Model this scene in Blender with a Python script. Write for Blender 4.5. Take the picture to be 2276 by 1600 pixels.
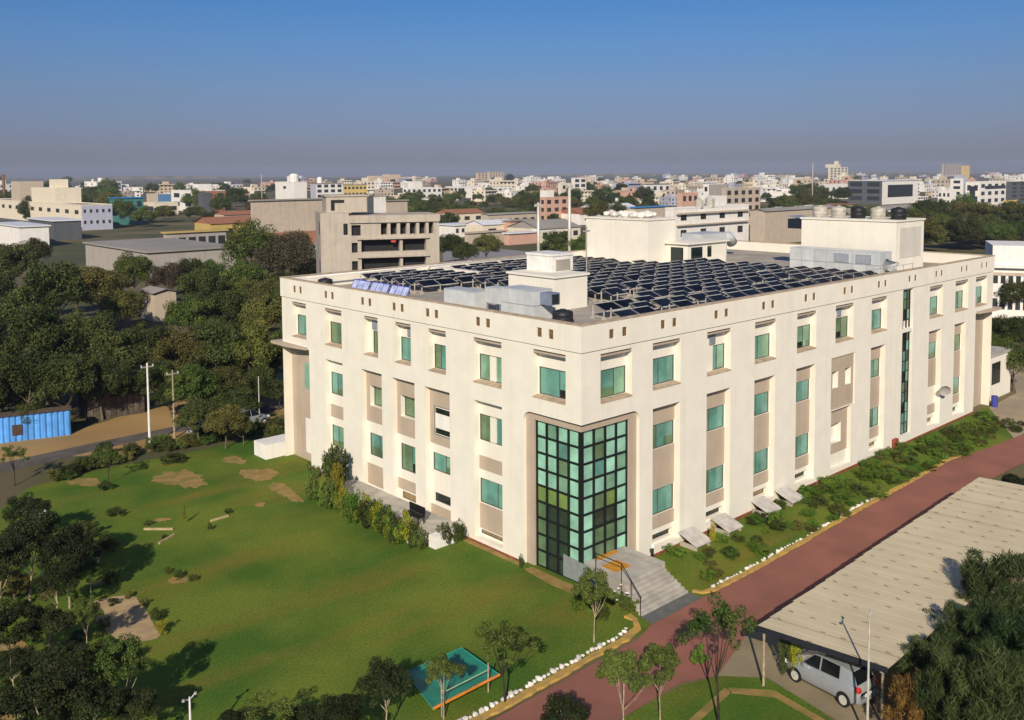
import bpy, bmesh, math, random
import numpy as np
from mathutils import Vector, Matrix

for o in list(bpy.data.objects): bpy.data.objects.remove(o, do_unlink=True)
SC = bpy.context.scene
COL = SC.collection
R = math.radians
rnd = random.Random(7)

# ------------------------------------------------------------------ camera
CAM = np.array([-33.32, -31.30, 21.16])
FPX, CX, CY = 2051.3, 1138.0, 524.0            # focal length and optical axis, in photograph pixels
YAW, PITCH, ROLL = R(47.5), R(-3.931), R(-0.361)
_f = np.array([math.cos(PITCH)*math.cos(YAW), math.cos(PITCH)*math.sin(YAW), math.sin(PITCH)])
_r0 = np.array([math.sin(YAW), -math.cos(YAW), 0.0]); _u0 = np.cross(_r0, _f)
_r = math.cos(ROLL)*_r0 + math.sin(ROLL)*_u0
_u = -math.sin(ROLL)*_r0 + math.cos(ROLL)*_u0
cam = bpy.data.cameras.new('camera'); camo = bpy.data.objects.new('camera', cam); COL.objects.link(camo)
camo.matrix_world = Matrix(((_r[0], _u[0], -_f[0], CAM[0]), (_r[1], _u[1], -_f[1], CAM[1]), (_r[2], _u[2], -_f[2], CAM[2]), (0, 0, 0, 1)))
cam.sensor_fit = 'HORIZONTAL'; cam.sensor_width = 36.0
cam.lens = 36.0*FPX/2276.0
cam.shift_y = -(800.0-CY)/2276.0
cam.clip_start = 0.5; cam.clip_end = 20000
SC.camera = camo

# ------------------------------------------------------------------ sky, sun, exposure
SUN_AZ, SUN_EL = R(41), R(29)                   # shadows fall towards +X+Y
world = bpy.data.worlds.new('World'); SC.world = world; world.use_nodes = True
wn = world.node_tree; wn.nodes.clear()
sky = wn.nodes.new('ShaderNodeTexSky'); sky.sky_type = 'NISHITA'; sky.sun_disc = False
sky.sun_elevation = SUN_EL; sky.sun_rotation = math.atan2(-math.cos(SUN_AZ), -math.sin(SUN_AZ)) % (2*math.pi)
sky.altitude = 200; sky.air_density = 1.0; sky.dust_density = 0.6; sky.ozone_density = 2.0
tc = wn.nodes.new('ShaderNodeTexCoord'); sp = wn.nodes.new('ShaderNodeSeparateXYZ')
wn.links.new(tc.outputs['Generated'], sp.inputs[0])
# smog layer: the low sky is a dull grey violet all the way round, clearing to blue with height
rp = wn.nodes.new('ShaderNodeValToRGB'); rp.color_ramp.interpolation = 'LINEAR'
wn.links.new(sp.outputs['Z'], rp.inputs[0])
SKY_STOPS = [(0.0, (0.265, 0.275, 0.425)), (0.0112, (0.268, 0.28, 0.445)), (0.0404, (0.30, 0.32, 0.525)), (0.0889, (0.327, 0.39, 0.585)), (0.1367, (0.298, 0.452, 0.70)), (0.19, (0.23, 0.468, 0.76)), (0.45, (0.30, 0.52, 0.82)), (1.0, (0.42, 0.58, 0.88))]
el = rp.color_ramp.elements
el[0].position, el[0].color = SKY_STOPS[0][0], (*SKY_STOPS[0][1], 1)
el[1].position, el[1].color = 1.0, (0.42, 0.58, 0.88, 1)
for p, c in SKY_STOPS[1:-1]:
    e = el.new(p); e.color = (*c, 1)
mx = wn.nodes.new('ShaderNodeMix'); mx.data_type = 'RGBA'; mx.blend_type = 'MULTIPLY'; mx.inputs[0].default_value = 1
wn.links.new(sky.outputs[0], mx.inputs[6]); wn.links.new(rp.outputs[0], mx.inputs[7])
bgn = wn.nodes.new('ShaderNodeBackground'); bgn.inputs[1].default_value = 0.10
wn.links.new(mx.outputs[2], bgn.inputs[0])
wo = wn.nodes.new('ShaderNodeOutputWorld'); wn.links.new(bgn.outputs[0], wo.inputs[0])

sl = bpy.data.lights.new('sun', 'SUN'); sl.energy = 4.9; sl.angle = R(0.55); sl.color = (1.0, 0.88, 0.71)
so = bpy.data.objects.new('sun', sl); COL.objects.link(so)
_d = Vector((math.cos(SUN_EL)*math.cos(SUN_AZ), math.cos(SUN_EL)*math.sin(SUN_AZ), -math.sin(SUN_EL)))
so.rotation_euler = _d.to_track_quat('-Z', 'Y').to_euler(); so.location = (-60, -60, 80)
SC.view_settings.view_transform = 'Standard'; SC.view_settings.look = 'None'
SC.view_settings.exposure = 0.0; SC.view_settings.gamma = 1.0; SC.view_settings.use_curve_mapping = False
SC.render.engine = 'CYCLES'
SC.cycles.max_bounces = 6; SC.cycles.transparent_max_bounces = 12
SC.cycles.volume_bounces = 0

# ------------------------------------------------------------------ surveying: photograph pixel -> point in the place
def ray(x, y): return _f + _r*(x-CX)/FPX - _u*(y-CY)/FPX
def G(x, y, z=0.0):
    d = ray(x, y); t = (z-CAM[2])/d[2]; p = CAM + d*t
    return (float(p[0]), float(p[1]))
def HT(xy, px, py):                              # height of the pixel above a ground point
    d = ray(px, py); s = math.hypot(xy[0]-CAM[0], xy[1]-CAM[1])/math.hypot(d[0], d[1])
    return float((CAM + d*s)[2])
def DIST(xy): return math.hypot(xy[0]-CAM[0], xy[1]-CAM[1])
def HIT(px, o, dr):                              # where the sight line of column px meets the plan line o + t*dr
    d = ray(px, 420.0)[:2]; ox, oy = o[0]-CAM[0], o[1]-CAM[1]
    det = dr[0]*(-d[1]) + d[0]*dr[1]
    return float((ox*d[1] - oy*d[0])/det)

# ------------------------------------------------------------------ materials
MATS = {}
def mat(name, col, rough=0.85, var=0.12, scale=3.0, col2=None, bump=0.0, bscale=None, metal=0.0, spec=0.3, island=0.0, objrand=0.0, coat=0.0, detail=4.0, mixpos=(0.35, 0.65)):
    if name in MATS: return MATS[name]
    m = bpy.data.materials.new(name); m.use_nodes = True; nt = m.node_tree; b = nt.nodes['Principled BSDF']
    b.inputs['Roughness'].default_value = rough; b.inputs['Metallic'].default_value = metal
    b.inputs['Specular IOR Level'].default_value = spec
    if coat: b.inputs['Coat Weight'].default_value = coat; b.inputs['Coat Roughness'].default_value = 0.05
    g = nt.nodes.new('ShaderNodeNewGeometry')
    n = nt.nodes.new('ShaderNodeTexNoise'); n.inputs['Scale'].default_value = scale; n.inputs['Detail'].default_value = detail
    nt.links.new(g.outputs['Position'], n.inputs['Vector'])
    r = nt.nodes.new('ShaderNodeValToRGB'); r.color_ramp.elements[0].position, r.color_ramp.elements[1].position = mixpos
    c2 = col2 if col2 else tuple(min(1, c*(1+var)) for c in col)
    c1 = col if col2 else tuple(c*(1-var) for c in col)
    r.color_ramp.elements[0].color = (*c1, 1); r.color_ramp.elements[1].color = (*c2, 1)
    nt.links.new(n.outputs[0], r.inputs[0]); out = r.outputs[0]
    def hsv(fac_out, amount, out):
        mr = nt.nodes.new('ShaderNodeMapRange'); mr.inputs[3].default_value = 1-amount; mr.inputs[4].default_value = 1+amount
        nt.links.new(fac_out, mr.inputs[0])
        h = nt.nodes.new('ShaderNodeHueSaturation'); nt.links.new(mr.outputs[0], h.inputs['Value']); nt.links.new(out, h.inputs['Color'])
        return h.outputs[0]
    if island: out = hsv(g.outputs['Random Per Island'], island, out)
    if objrand:
        oi = nt.nodes.new('ShaderNodeObjectInfo'); out = hsv(oi.outputs['Random'], objrand, out)
        if island:
            hn = out.node; mh = nt.nodes.new('ShaderNodeMapRange'); mh.inputs[3].default_value = 0.475; mh.inputs[4].default_value = 0.515
            wn_ = nt.nodes.new('ShaderNodeTexWhiteNoise'); wn_.noise_dimensions = '1D'; nt.links.new(oi.outputs['Random'], wn_.inputs['W']); nt.links.new(wn_.outputs['Value'], mh.inputs[0]); nt.links.new(mh.outputs[0], hn.inputs['Hue'])
    nt.links.new(out, b.inputs['Base Color'])
    if bump:
        n2 = nt.nodes.new('ShaderNodeTexNoise'); n2.inputs['Scale'].default_value = bscale or scale*6; n2.inputs['Detail'].default_value = 5
        nt.links.new(g.outputs['Position'], n2.inputs['Vector'])
        bp = nt.nodes.new('ShaderNodeBump'); bp.inputs['Strength'].default_value = bump; bp.inputs['Distance'].default_value = 0.05
        nt.links.new(n2.outputs[0], bp.inputs['Height']); nt.links.new(bp.outputs[0], b.inputs['Normal'])
    MATS[name] = m
    return m
def leafmat(name, col, col2, trans=0.25):
    if name in MATS: return MATS[name]
    m = mat(name, col, rough=0.6, scale=0.35, col2=col2, island=0.5, objrand=0.28, spec=0.12)
    nt = m.node_tree; b = nt.nodes['Principled BSDF']; lk = b.inputs['Base Color'].links[0].from_socket
    t = nt.nodes.new('ShaderNodeBsdfTranslucent'); nt.links.new(lk, t.inputs[0])
    mxs = nt.nodes.new('ShaderNodeMixShader'); mxs.inputs[0].default_value = trans
    nt.links.new(b.outputs[0], mxs.inputs[1]); nt.links.new(t.outputs[0], mxs.inputs[2])
    nt.links.new(mxs.outputs[0], nt.nodes['Material Output'].inputs[0])
    return m

def wallmat(name, col, streak=0.10, fine=0.05):
    """painted plaster: broad unevenness, rain streaks running down, fine grain"""
    if name in MATS: return MATS[name]
    m = mat(name, col, rough=0.9, var=fine, scale=0.8, bump=0.08, bscale=30, spec=0.2)
    nt = m.node_tree; b = nt.nodes['Principled BSDF']; lk = b.inputs['Base Color'].links[0].from_socket
    g = [n for n in nt.nodes if n.type == 'NEW_GEOMETRY'][0]
    mp = nt.nodes.new('ShaderNodeMapping'); mp.inputs['Scale'].default_value = (2.2, 2.2, 0.12)
    nt.links.new(g.outputs['Position'], mp.inputs[0])
    n = nt.nodes.new('ShaderNodeTexNoise'); n.inputs['Scale'].default_value = 1.0; n.inputs['Detail'].default_value = 6
    nt.links.new(mp.outputs[0], n.inputs['Vector'])
    r = nt.nodes.new('ShaderNodeValToRGB'); r.color_ramp.elements[0].position = 0.50; r.color_ramp.elements[1].position = 0.78
    r.color_ramp.elements[0].color = (1, 1, 1, 1); k = 1-streak; r.color_ramp.elements[1].color = (k, k*0.985, k*0.95, 1)
    nt.links.new(n.outputs[0], r.inputs[0])
    mm = nt.nodes.new('ShaderNodeMix'); mm.data_type = 'RGBA'; mm.blend_type = 'MULTIPLY'; mm.inputs[0].default_value = 1
    nt.links.new(lk, mm.inputs[6]); nt.links.new(r.outputs[0], mm.inputs[7]); nt.links.new(mm.outputs[2], b.inputs['Base Color'])
    return m

M_cream = wallmat('cream_plaster', (0.805, 0.765, 0.662), 0.055, 0.03)
M_white = wallmat('white_plaster', (0.82, 0.79, 0.74), 0.10)
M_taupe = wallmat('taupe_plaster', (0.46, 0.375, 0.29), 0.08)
M_tan = mat('tan_cap', (0.47, 0.36, 0.25), 0.9, 0.2, 2.0)
M_roof = mat('roof_screed', (0.46, 0.41, 0.34), 0.95, scale=0.5, col2=(0.32, 0.285, 0.24), bump=0.1)
M_black = mat('black_frame', (0.012, 0.014, 0.014), 0.45, 0.1)
M_frame = mat('window_frame_dark', (0.09, 0.085, 0.07), 0.5, 0.1)
M_dark = mat('dark_interior', (0.02, 0.02, 0.02), 0.9, 0.2)
M_vent = mat('vent_brown', (0.17, 0.10, 0.045), 0.9, 0.3, 6.0)
M_conc = mat('concrete', (0.42, 0.375, 0.315), 0.92, scale=0.6, col2=(0.31, 0.28, 0.235), bump=0.1, detail=6)
M_concl = mat('pale_concrete', (0.50, 0.465, 0.40), 0.92, scale=1.5, col2=(0.36, 0.335, 0.29), bump=0.1, detail=6)
M_galv = mat('galvanised_sheet', (0.60, 0.62, 0.61), 0.42, scale=1.2, col2=(0.50, 0.53, 0.53), metal=0.05, spec=0.5, objrand=.08)
M_galvd = mat('dull_sheet', (0.30, 0.34, 0.38), 0.5, 0.15, 1.5, metal=0.3)
M_solar = mat('solar_glass', (0.007, 0.010, 0.018), 0.5, 0.5, 0.7, spec=0.12, objrand=0.4)
M_alu = mat('aluminium', (0.66, 0.62, 0.54), 0.45, 0.12, 4.0, metal=0.3)
M_steel = mat('grey_steel', (0.35, 0.33, 0.30), 0.6, 0.15)
M_whitep = mat('white_paint', (0.76, 0.74, 0.70), 0.6, 0.08)
M_redline = mat('red_oxide_paint', (0.24, 0.07, 0.04), 0.85, 0.25)
M_redpath = mat('red_paving', (0.31, 0.125, 0.09), 0.9, scale=0.35, col2=(0.235, 0.10, 0.072), bump=0.2, bscale=25, detail=9)
M_yellow = mat('yellow_kerb_paint', (0.55, 0.34, 0.07), 0.85, scale=2.5, col2=(0.38, 0.25, 0.09), bump=0.3, bscale=12)
M_stone = mat('white_stone', (0.74, 0.70, 0.64), 0.85, 0.15, 4.0, bump=0.3, objrand=0.15)
M_soil = mat('sandy_soil', (0.36, 0.225, 0.075), 0.95, scale=1.4, col2=(0.20, 0.165, 0.045), bump=0.3, bscale=8, detail=8)
M_sand = mat('dry_earth', (0.41, 0.265, 0.105), 0.95, scale=0.12, col2=(0.30, 0.19, 0.075), bump=0.2, bscale=3, detail=8)
M_asphalt = mat('asphalt', (0.115, 0.10, 0.085), 0.9, 0.2, 0.8, bump=0.1)
M_slate = mat('slate_strip', (0.13, 0.135, 0.13), 0.85, 0.15, 2.0)
M_orange = mat('orange_mat', (0.55, 0.25, 0.03), 0.9, 0.15, 3.0)
M_beige = mat('beige_roof_sheet', (0.60, 0.515, 0.345), 0.75, 0.05, 0.5, objrand=0.02, bump=0.03, bscale=20, spec=0.25)
M_bark = mat('bark', (0.14, 0.105, 0.07), 0.95, 0.35, 6.0, bump=0.4)
M_barkp = mat('pale_bark', (0.34, 0.27, 0.18), 0.95, 0.3, 6.0)
M_barkd = mat('dark_bark', (0.035, 0.028, 0.02), 0.95, 0.3, 6.0)
L_dark = leafmat('leaf_dark', (0.046, 0.064, 0.018), (0.088, 0.108, 0.03))
L_vdark = leafmat('leaf_very_dark', (0.022, 0.034, 0.012), (0.046, 0.060, 0.020))  # darker leaf copy: backlit gloom and corner vignette put into the colour
L_mid = leafmat('leaf_mid', (0.06, 0.098, 0.02), (0.115, 0.15, 0.034))
L_olive = leafmat('leaf_olive', (0.095, 0.104, 0.026), (0.16, 0.152, 0.042))
L_brown = leafmat('leaf_brown', (0.085, 0.072, 0.042), (0.125, 0.105, 0.058))
L_yell = leafmat('leaf_yellow', (0.2, 0.21, 0.02), (0.33, 0.31, 0.03))
L_bright = leafmat('leaf_bright', (0.085, 0.165, 0.022), (0.16, 0.25, 0.038))
L_cas = leafmat('leaf_casuarina', (0.034, 0.060, 0.020), (0.070, 0.105, 0.034))
L_orange = leafmat('leaf_orange', (0.15, 0.095, 0.025), (0.23, 0.145, 0.04))

def glassmat(name, col, rough=0.06, objrand=0.12):
    m = mat(name, col, rough, 0.25, 0.9, spec=0.6, objrand=objrand, bump=0.04, bscale=1.2)
    return m
GL_teal = glassmat('glass_teal', (0.13, 0.31, 0.255))
GL_green = glassmat('glass_green', (0.12, 0.20, 0.105))
GL_light = glassmat('glass_pale_green', (0.20, 0.37, 0.25))
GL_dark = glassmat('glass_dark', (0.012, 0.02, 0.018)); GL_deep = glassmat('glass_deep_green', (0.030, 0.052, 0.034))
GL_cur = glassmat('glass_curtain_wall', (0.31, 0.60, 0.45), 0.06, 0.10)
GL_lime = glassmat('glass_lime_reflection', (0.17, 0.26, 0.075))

# lawn
def lawnmat():
    m = bpy.data.materials.new('lawn_grass'); m.use_nodes = True; nt = m.node_tree; b = nt.nodes['Principled BSDF']
    b.inputs['Roughness'].default_value = 0.95; b.inputs['Specular IOR Level'].default_value = 0.1
    g = nt.nodes.new('ShaderNodeNewGeometry')
    def noise(s, d=5, rot=0, sc=(1, 1, 1)):
        mp = nt.nodes.new('ShaderNodeMapping'); mp.inputs['Scale'].default_value = sc; mp.inputs['Rotation'].default_value = (0, 0, rot)
        nt.links.new(g.outputs['Position'], mp.inputs[0])
        n = nt.nodes.new('ShaderNodeTexNoise'); n.inputs['Scale'].default_value = s; n.inputs['Detail'].default_value = d
        nt.links.new(mp.outputs[0], n.inputs['Vector']); return n.outputs[0]
    def ramp(i, a, b_, c1, c2):
        r = nt.nodes.new('ShaderNodeValToRGB'); r.color_ramp.elements[0].position = a; r.color_ramp.elements[1].position = b_
        r.color_ramp.elements[0].color = (*c1, 1); r.color_ramp.elements[1].color = (*c2, 1); nt.links.new(i, r.inputs[0]); return r.outputs[0]
    def mixc(f, a, b_, mode='MIX'):
        x = nt.nodes.new('ShaderNodeMix'); x.data_type = 'RGBA'; x.blend_type = mode
        if isinstance(f, float): x.inputs[0].default_value = f
        else: nt.links.new(f, x.inputs[0])
        nt.links.new(a, x.inputs[6]); nt.links.new(b_, x.inputs[7]); return x.outputs[2]
    base = ramp(noise(0.16, 4), 0.38, 0.62, (0.066, 0.136, 0.018), (0.150, 0.196, 0.028))
    dry = ramp(noise(0.22, 6, 0.7, (0.4, 1.6, 1)), 0.50, 0.78, (0, 0, 0), (0.9, 0.9, 0.9))
    dryc = ramp(noise(1.2), 0.3, 0.7, (0.17, 0.155, 0.026), (0.23, 0.165, 0.035))
    c = mixc(dry, base, dryc)
    fine = ramp(noise(9, 6), 0.3, 0.7, (0.72, 0.74, 0.7), (1.2, 1.18, 1.1))
    c = mixc(1.0, c, fine, 'MULTIPLY')
    nt.links.new(c, b.inputs['Base Color'])
    bp = nt.nodes.new('ShaderNodeBump'); bp.inputs['Strength'].default_value = 0.5; bp.inputs['Distance'].default_value = 0.06
    nt.links.new(noise(14, 4), bp.inputs['Height']); nt.links.new(bp.outputs[0], b.inputs['Normal'])
    return m
M_lawn = lawnmat()
M_ground = mat('scrub_ground', (0.075, 0.078, 0.03), 0.95, scale=0.03, col2=(0.17, 0.13, 0.065), bump=0.2, bscale=1.5, detail=9, mixpos=(0.42, 0.62))

# ------------------------------------------------------------------ mesh helpers
class MB:
    def __init__(s): s.v = []; s.f = []; s.m = []
    def quad(s, a, b, c, d, mi=0):
        i = len(s.v); s.v += [a, b, c, d]; s.f.append((i, i+1, i+2, i+3)); s.m.append(mi); return s
    def poly(s, pts, mi=0):
        i = len(s.v); s.v += list(pts); s.f.append(tuple(range(i, i+len(pts)))); s.m.append(mi); return s
    def box(s, x0, x1, y0, y1, z0, z1, mi=0):
        i = len(s.v)
        s.v += [(x0, y0, z0), (x1, y0, z0), (x1, y1, z0), (x0, y1, z0), (x0, y0, z1), (x1, y0, z1), (x1, y1, z1), (x0, y1, z1)]
        for q in ((3, 2, 1, 0), (4, 5, 6, 7), (0, 1, 5, 4), (1, 2, 6, 5), (2, 3, 7, 6), (3, 0, 4, 7)):
            s.f.append(tuple(i+k for k in q)); s.m.append(mi)
        return s
    def tube(s, pts, rad, n=8, mi=0, cap=True):
        rings = []
        pts = [Vector(p) for p in pts]
        if not isinstance(rad, (list, tuple)): rad = [rad]*len(pts)
        for k, p in enumerate(pts):
            d = (pts[min(k+1, len(pts)-1)] - pts[max(k-1, 0)]).normalized()
            a = d.orthogonal().normalized() if abs(d.z) < 0.95 else Vector((1, 0, 0))
            a = (a - d*a.dot(d)).normalized(); b = d.cross(a)
            i = len(s.v); rings.append(i)
            for j in range(n):
                t = 2*math.pi*j/n; q = p + (a*math.cos(t) + b*math.sin(t))*rad[k]; s.v.append(tuple(q))
        for k in range(len(rings)-1):
            for j in range(n):
                j2 = (j+1) % n
                s.f.append((rings[k]+j, rings[k]+j2, rings[k+1]+j2, rings[k+1]+j)); s.m.append(mi)
        if cap:
            s.f.append(tuple(rings[0]+j for j in range(n))[::-1]); s.m.append(mi)
            s.f.append(tuple(rings[-1]+j for j in range(n))); s.m.append(mi)
        return s
    def lathe(s, prof, n=20, c=(0, 0), mi=0):
        i0 = len(s.v)
        for r_, z in prof:
            for j in range(n):
                t = 2*math.pi*j/n; s.v.append((c[0]+r_*math.cos(t), c[1]+r_*math.sin(t), z))
        for k in range(len(prof)-1):
            for j in range(n):
                j2 = (j+1) % n
                s.f.append((i0+k*n+j, i0+k*n+j2, i0+(k+1)*n+j2, i0+(k+1)*n+j)); s.m.append(mi)
        return s
    def mesh(s, name, mats):
        me = bpy.data.meshes.new(name); me.from_pydata(s.v, [], s.f)
        for m in (mats if isinstance(mats, (list, tuple)) else [mats]): me.materials.append(m)
        if any(s.m): me.polygons.foreach_set('material_index', s.m)
        me.update(); return me
    def build(s, name, mats, parent=None, smooth=False):
        me = s.mesh(name, mats)
        if smooth: me.polygons.foreach_set('use_smooth', [True]*len(me.polygons))
        return put(name, me, parent)
def put(name, me, parent=None, loc=None, rz=0, scale=None):
    o = bpy.data.objects.new(name, me); COL.objects.link(o)
    if parent: o.parent = parent
    if loc: o.location = loc
    if rz: o.rotation_euler = (0, 0, rz)
    if scale: o.scale = scale
    return o
def tag(o, label, cat, group=None):
    o['label'] = label; o['category'] = cat
    if group: o['group'] = group
    return o
def thing(name, label, cat, loc=(0, 0, 0), rz=0.0, group=None):
    o = bpy.data.objects.new(name, None); COL.objects.link(o); o.empty_display_size = 0.3
    o.location = loc; o.rotation_euler = (0, 0, rz)
    return tag(o, label, cat, group)
def struct(o): o['kind'] = 'structure'; return o
def sheet(name, pts, z, m, kind='structure', parent=None):
    bm = bmesh.new(); vs = [bm.verts.new((x, y, z)) for x, y in pts]; f = bm.faces.new(vs)
    bmesh.ops.triangulate(bm, faces=[f]); bmesh.ops.recalc_face_normals(bm, faces=bm.faces)
    if bm.faces[:][0].normal.z < 0: bmesh.ops.reverse_faces(bm, faces=bm.faces)
    me = bpy.data.meshes.new(name); bm.to_mesh(me); bm.free(); me.materials.append(m)
    o = put(name, me, parent)
    if kind: o['kind'] = kind
    return o
def smoothloop(pts, it=2):
    for _ in range(it):
        q = []
        for i in range(len(pts)):
            a, b = pts[i], pts[(i+1) % len(pts)]
            q += [(a[0]*.75+b[0]*.25, a[1]*.75+b[1]*.25), (a[0]*.25+b[0]*.75, a[1]*.25+b[1]*.75)]
        pts = q
    return pts
def resample(pts, step):
    out = []
    for i in range(len(pts)-1):
        a, b = pts[i], pts[i+1]; n = max(1, int(math.hypot(b[0]-a[0], b[1]-a[1])/step))
        out += [(a[0]+(b[0]-a[0])*k/n, a[1]+(b[1]-a[1])*k/n) for k in range(n)]
    return out + [pts[-1]]
ORD = ['first', 'second', 'third', 'fourth', 'fifth', 'sixth', 'seventh', 'eighth', 'ninth', 'tenth', 'eleventh', 'twelfth', 'thirteenth', 'fourteenth', 'fifteenth', 'sixteenth', 'seventeenth', 'eighteenth', 'nineteenth', 'twentieth']

# ================================================================== SETTING: ground, lawn, road, path
LX, LY, HP, ZB = 53.39, 30.39, 13.5, 12.13
ZR = 12.55                                        # roof deck of the main building
gm = MB(); gm.lathe([(0.0, 0.0), (60, 0.0), (400, 0.0), (2000, 0.0), (5000, 0.0)], 64, (20, 20))
struct(gm.build('ground', M_ground))
lawn_px = [(-250, 1900), (-250, 1400), (-60, 1180), (60, 1085), (200, 1048), (330, 1022), (450, 1000), (560, 972), (640, 948)]
lawn_pts = [G(*p) for p in lawn_px] + [(6.0, 33.5), (6.0, 4.0), (4.3, -0.2), (4.3, -4.9), (-1.6, -5.0), (-12, -5.15), (-30, -5.2)]
sheet('lawn', lawn_pts, 0.012, M_lawn)
sheet('garden_strip', [(3.55, -0.1), (54, -0.1), (60, -1.2), (44, -5.6), (36, -4.75), (3.55, -4.95)], 0.016, M_lawn)
island = [(-30, -8.6), (-6, -8.75), (-3.4, -8.9), (-1.6, -9.6), (-0.4, -11.0), (-0.9, -13.5), (-2.2, -17.5), (-12, -24), (-30, -20)]
sheet('lawn_island', island, 0.012, M_lawn)
for pts, nm in (([(-2.0, -17.8), (-1.35, -14), (-1.0, -11.7), (-2.2, -10.3), (-2.5, -10.6), (-1.45, -12), (-1.75, -14.2), (-2.4, -17.8)], 'soil_edging'),
                ([(-2.3, -10.2), (-5.5, -10.6), (-10, -11.6), (-10.2, -11.95), (-5.6, -10.95), (-2.4, -10.6)], 'soil_edging')):
    sheet(nm, pts, 0.020, M_soil)
road = [(-40, -5.45), (-10.7, -5.40), (-1.9, -5.25), (-0.35, -4.82), (3.6, -4.80), (7, -4.92), (14, -4.75), (20, -4.55), (29.6, -4.35), (35, -4.2), (40, -4.9), (46, -5.4), (75, -3.5), (75, -8.0), (38, -8.0), (28, -7.6), (2.5, -8.25), (-1.8, -9.5), (-3.3, -8.75), (-7.1, -8.7), (-40, -8.6)]
sheet('red_paved_road', road, 0.030, M_redpath)
sheet('parking_ground', [(-1.8, -9.45), (2.5, -8.2), (28, -7.55), (30, -18), (-1.7, -18), (-0.9, -13.5), (-0.4, -11.0)], 0.022, mat('parking_earth', (0.30, 0.245, 0.15), 0.95, scale=0.5, col2=(0.23, 0.19, 0.12), bump=0.2, bscale=8))
sheet('slate_threshold', [(-0.12, -3.98), (3.58, -4.02), (3.60, -4.79), (-0.32, -4.82)], 0.036, M_slate)
sheet('sand_yard', [(44, -5.3), (52.5, -0.3), (60, 0), (75, 6), (80, -3.6), (46, -5.35)], 0.020, mat('yard_sand', (0.40, 0.32, 0.21), 0.95, scale=0.4, col2=(0.32, 0.26, 0.18), bump=0.15, bscale=6))
# left: dry earth with an asphalt lane
sheet('dirt_yard', [G(-160, 1090), G(60, 1020), G(200, 1012), G(330, 1000), G(450, 975), G(620, 925), (14, 44), (14, 58), G(470, 868), G(330, 900), G(240, 935), G(150, 962), G(-160, 1010)], 0.008, M_sand)
sheet('asphalt_lane', [G(-160, 1068), G(0, 1052), G(205, 1003), G(388, 962), G(500, 940), G(640, 905), (14, 45.5), G(640, 890), G(500, 925), G(388, 948), G(205, 985), G(0, 1030), G(-160, 1050)], 0.016, M_asphalt)
sheet('soil_bank', [G(205, 1008), G(335, 985), G(388, 970), G(470, 952), G(600, 918), G(640, 912), G(640, 920), G(560, 938), G(470, 966), G(330, 1004), G(230, 1022)], 0.020, M_soil)
sheet('earth_by_sand_bed', [G(-60, 1500), G(-60, 1455), G(45, 1420), G(72, 1440), G(45, 1480)], 0.020, M_soil)
sheet('earth_by_sand_bed', [G(-60, 1640), G(-60, 1545), G(20, 1530), G(50, 1570), G(20, 1640)], 0.020, M_soil)
# bare patches worn into the lawn
def patch(cx, cy, rx, ry, seed, m=M_soil, z=0.020, ang=0.0):
    q = random.Random(seed); c = G(cx, cy); pts = []
    ph = [q.uniform(0, 6.28) for _ in range(6)]
    for k in range(72):
        t = 2*math.pi*k/72; e = 1+.16*math.sin(2*t+ph[0])+.13*math.sin(3*t+ph[1])+.08*math.sin(7*t+ph[2])+.06*math.sin(13*t+ph[3])+q.uniform(-.08, .08)
        pts.append(G(cx+rx*e*math.cos(t)*math.cos(ang)-ry*e*math.sin(t)*math.sin(ang), cy+rx*e*math.cos(t)*math.sin(ang)+ry*e*math.sin(t)*math.cos(ang)))
    sheet('bare_soil_patch', pts, z, m)
for a in ((402, 1065, 50, 20, 1), (520, 1023, 26, 8, 2), (576, 1055, 36, 15, 3), (634, 1093, 34, 14, 4, M_soil, 0.020, 0.5), (578, 1122, 12, 5, 5), (190, 1072, 42, 8, 6), (395, 1290, 20, 9, 7), (360, 1155, 18, 4, 9), (215, 1298, 18, 6, 12)):
    patch(*a)
sheet('sand_bed', smoothloop([G(192, 1342), G(240, 1328), G(300, 1322), G(322, 1350), G(345, 1395), G(360, 1418), G(310, 1428), G(262, 1426), G(232, 1400), G(205, 1370)], 1), 0.024, mat('bed_sand', (0.42, 0.30, 0.16), 0.95, 0.15, 1.5, bump=0.3))
sheet('soil_verge', [(-0.55, 3.7), (-0.02, 3.6), (-0.02, 0.0), (0.4, -1.0), (-0.75, -0.9), (-0.85, 1.5)], 0.026, M_soil)
sheet('soil_verge', [(-0.5, 8.9), (-0.02, 9.0), (-0.02, 4.3), (-0.45, 4.2)], 0.026, M_soil)

def kerb(name, line, w, h, m, jit, seed):
    q = random.Random(seed); b = MB(); line = resample(line, 0.35); n = len(line); prev = None
    for i, p in enumerate(line):
        a, c = line[max(i-1, 0)], line[min(i+1, n-1)]; dx, dy = c[0]-a[0], c[1]-a[1]; L = math.hypot(dx, dy); nx, ny = -dy/L, dx/L
        w1, w2 = w/2+q.uniform(-jit, jit), w/2+q.uniform(-jit, jit); hh = h*q.uniform(.85, 1.1)
        cur = [(p[0]+nx*w1, p[1]+ny*w1, 0.0), (p[0]+nx*w1*.9, p[1]+ny*w1*.9, hh), (p[0]-nx*w2*.9, p[1]-ny*w2*.9, hh), (p[0]-nx*w2, p[1]-ny*w2, 0.0)]
        if prev:
            for k in range(3): b.quad(prev[k], prev[k+1], cur[k+1], cur[k])
        else: b.poly(cur)
        prev = cur
    b.poly(prev)
    return struct(b.build(name, m))
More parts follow.
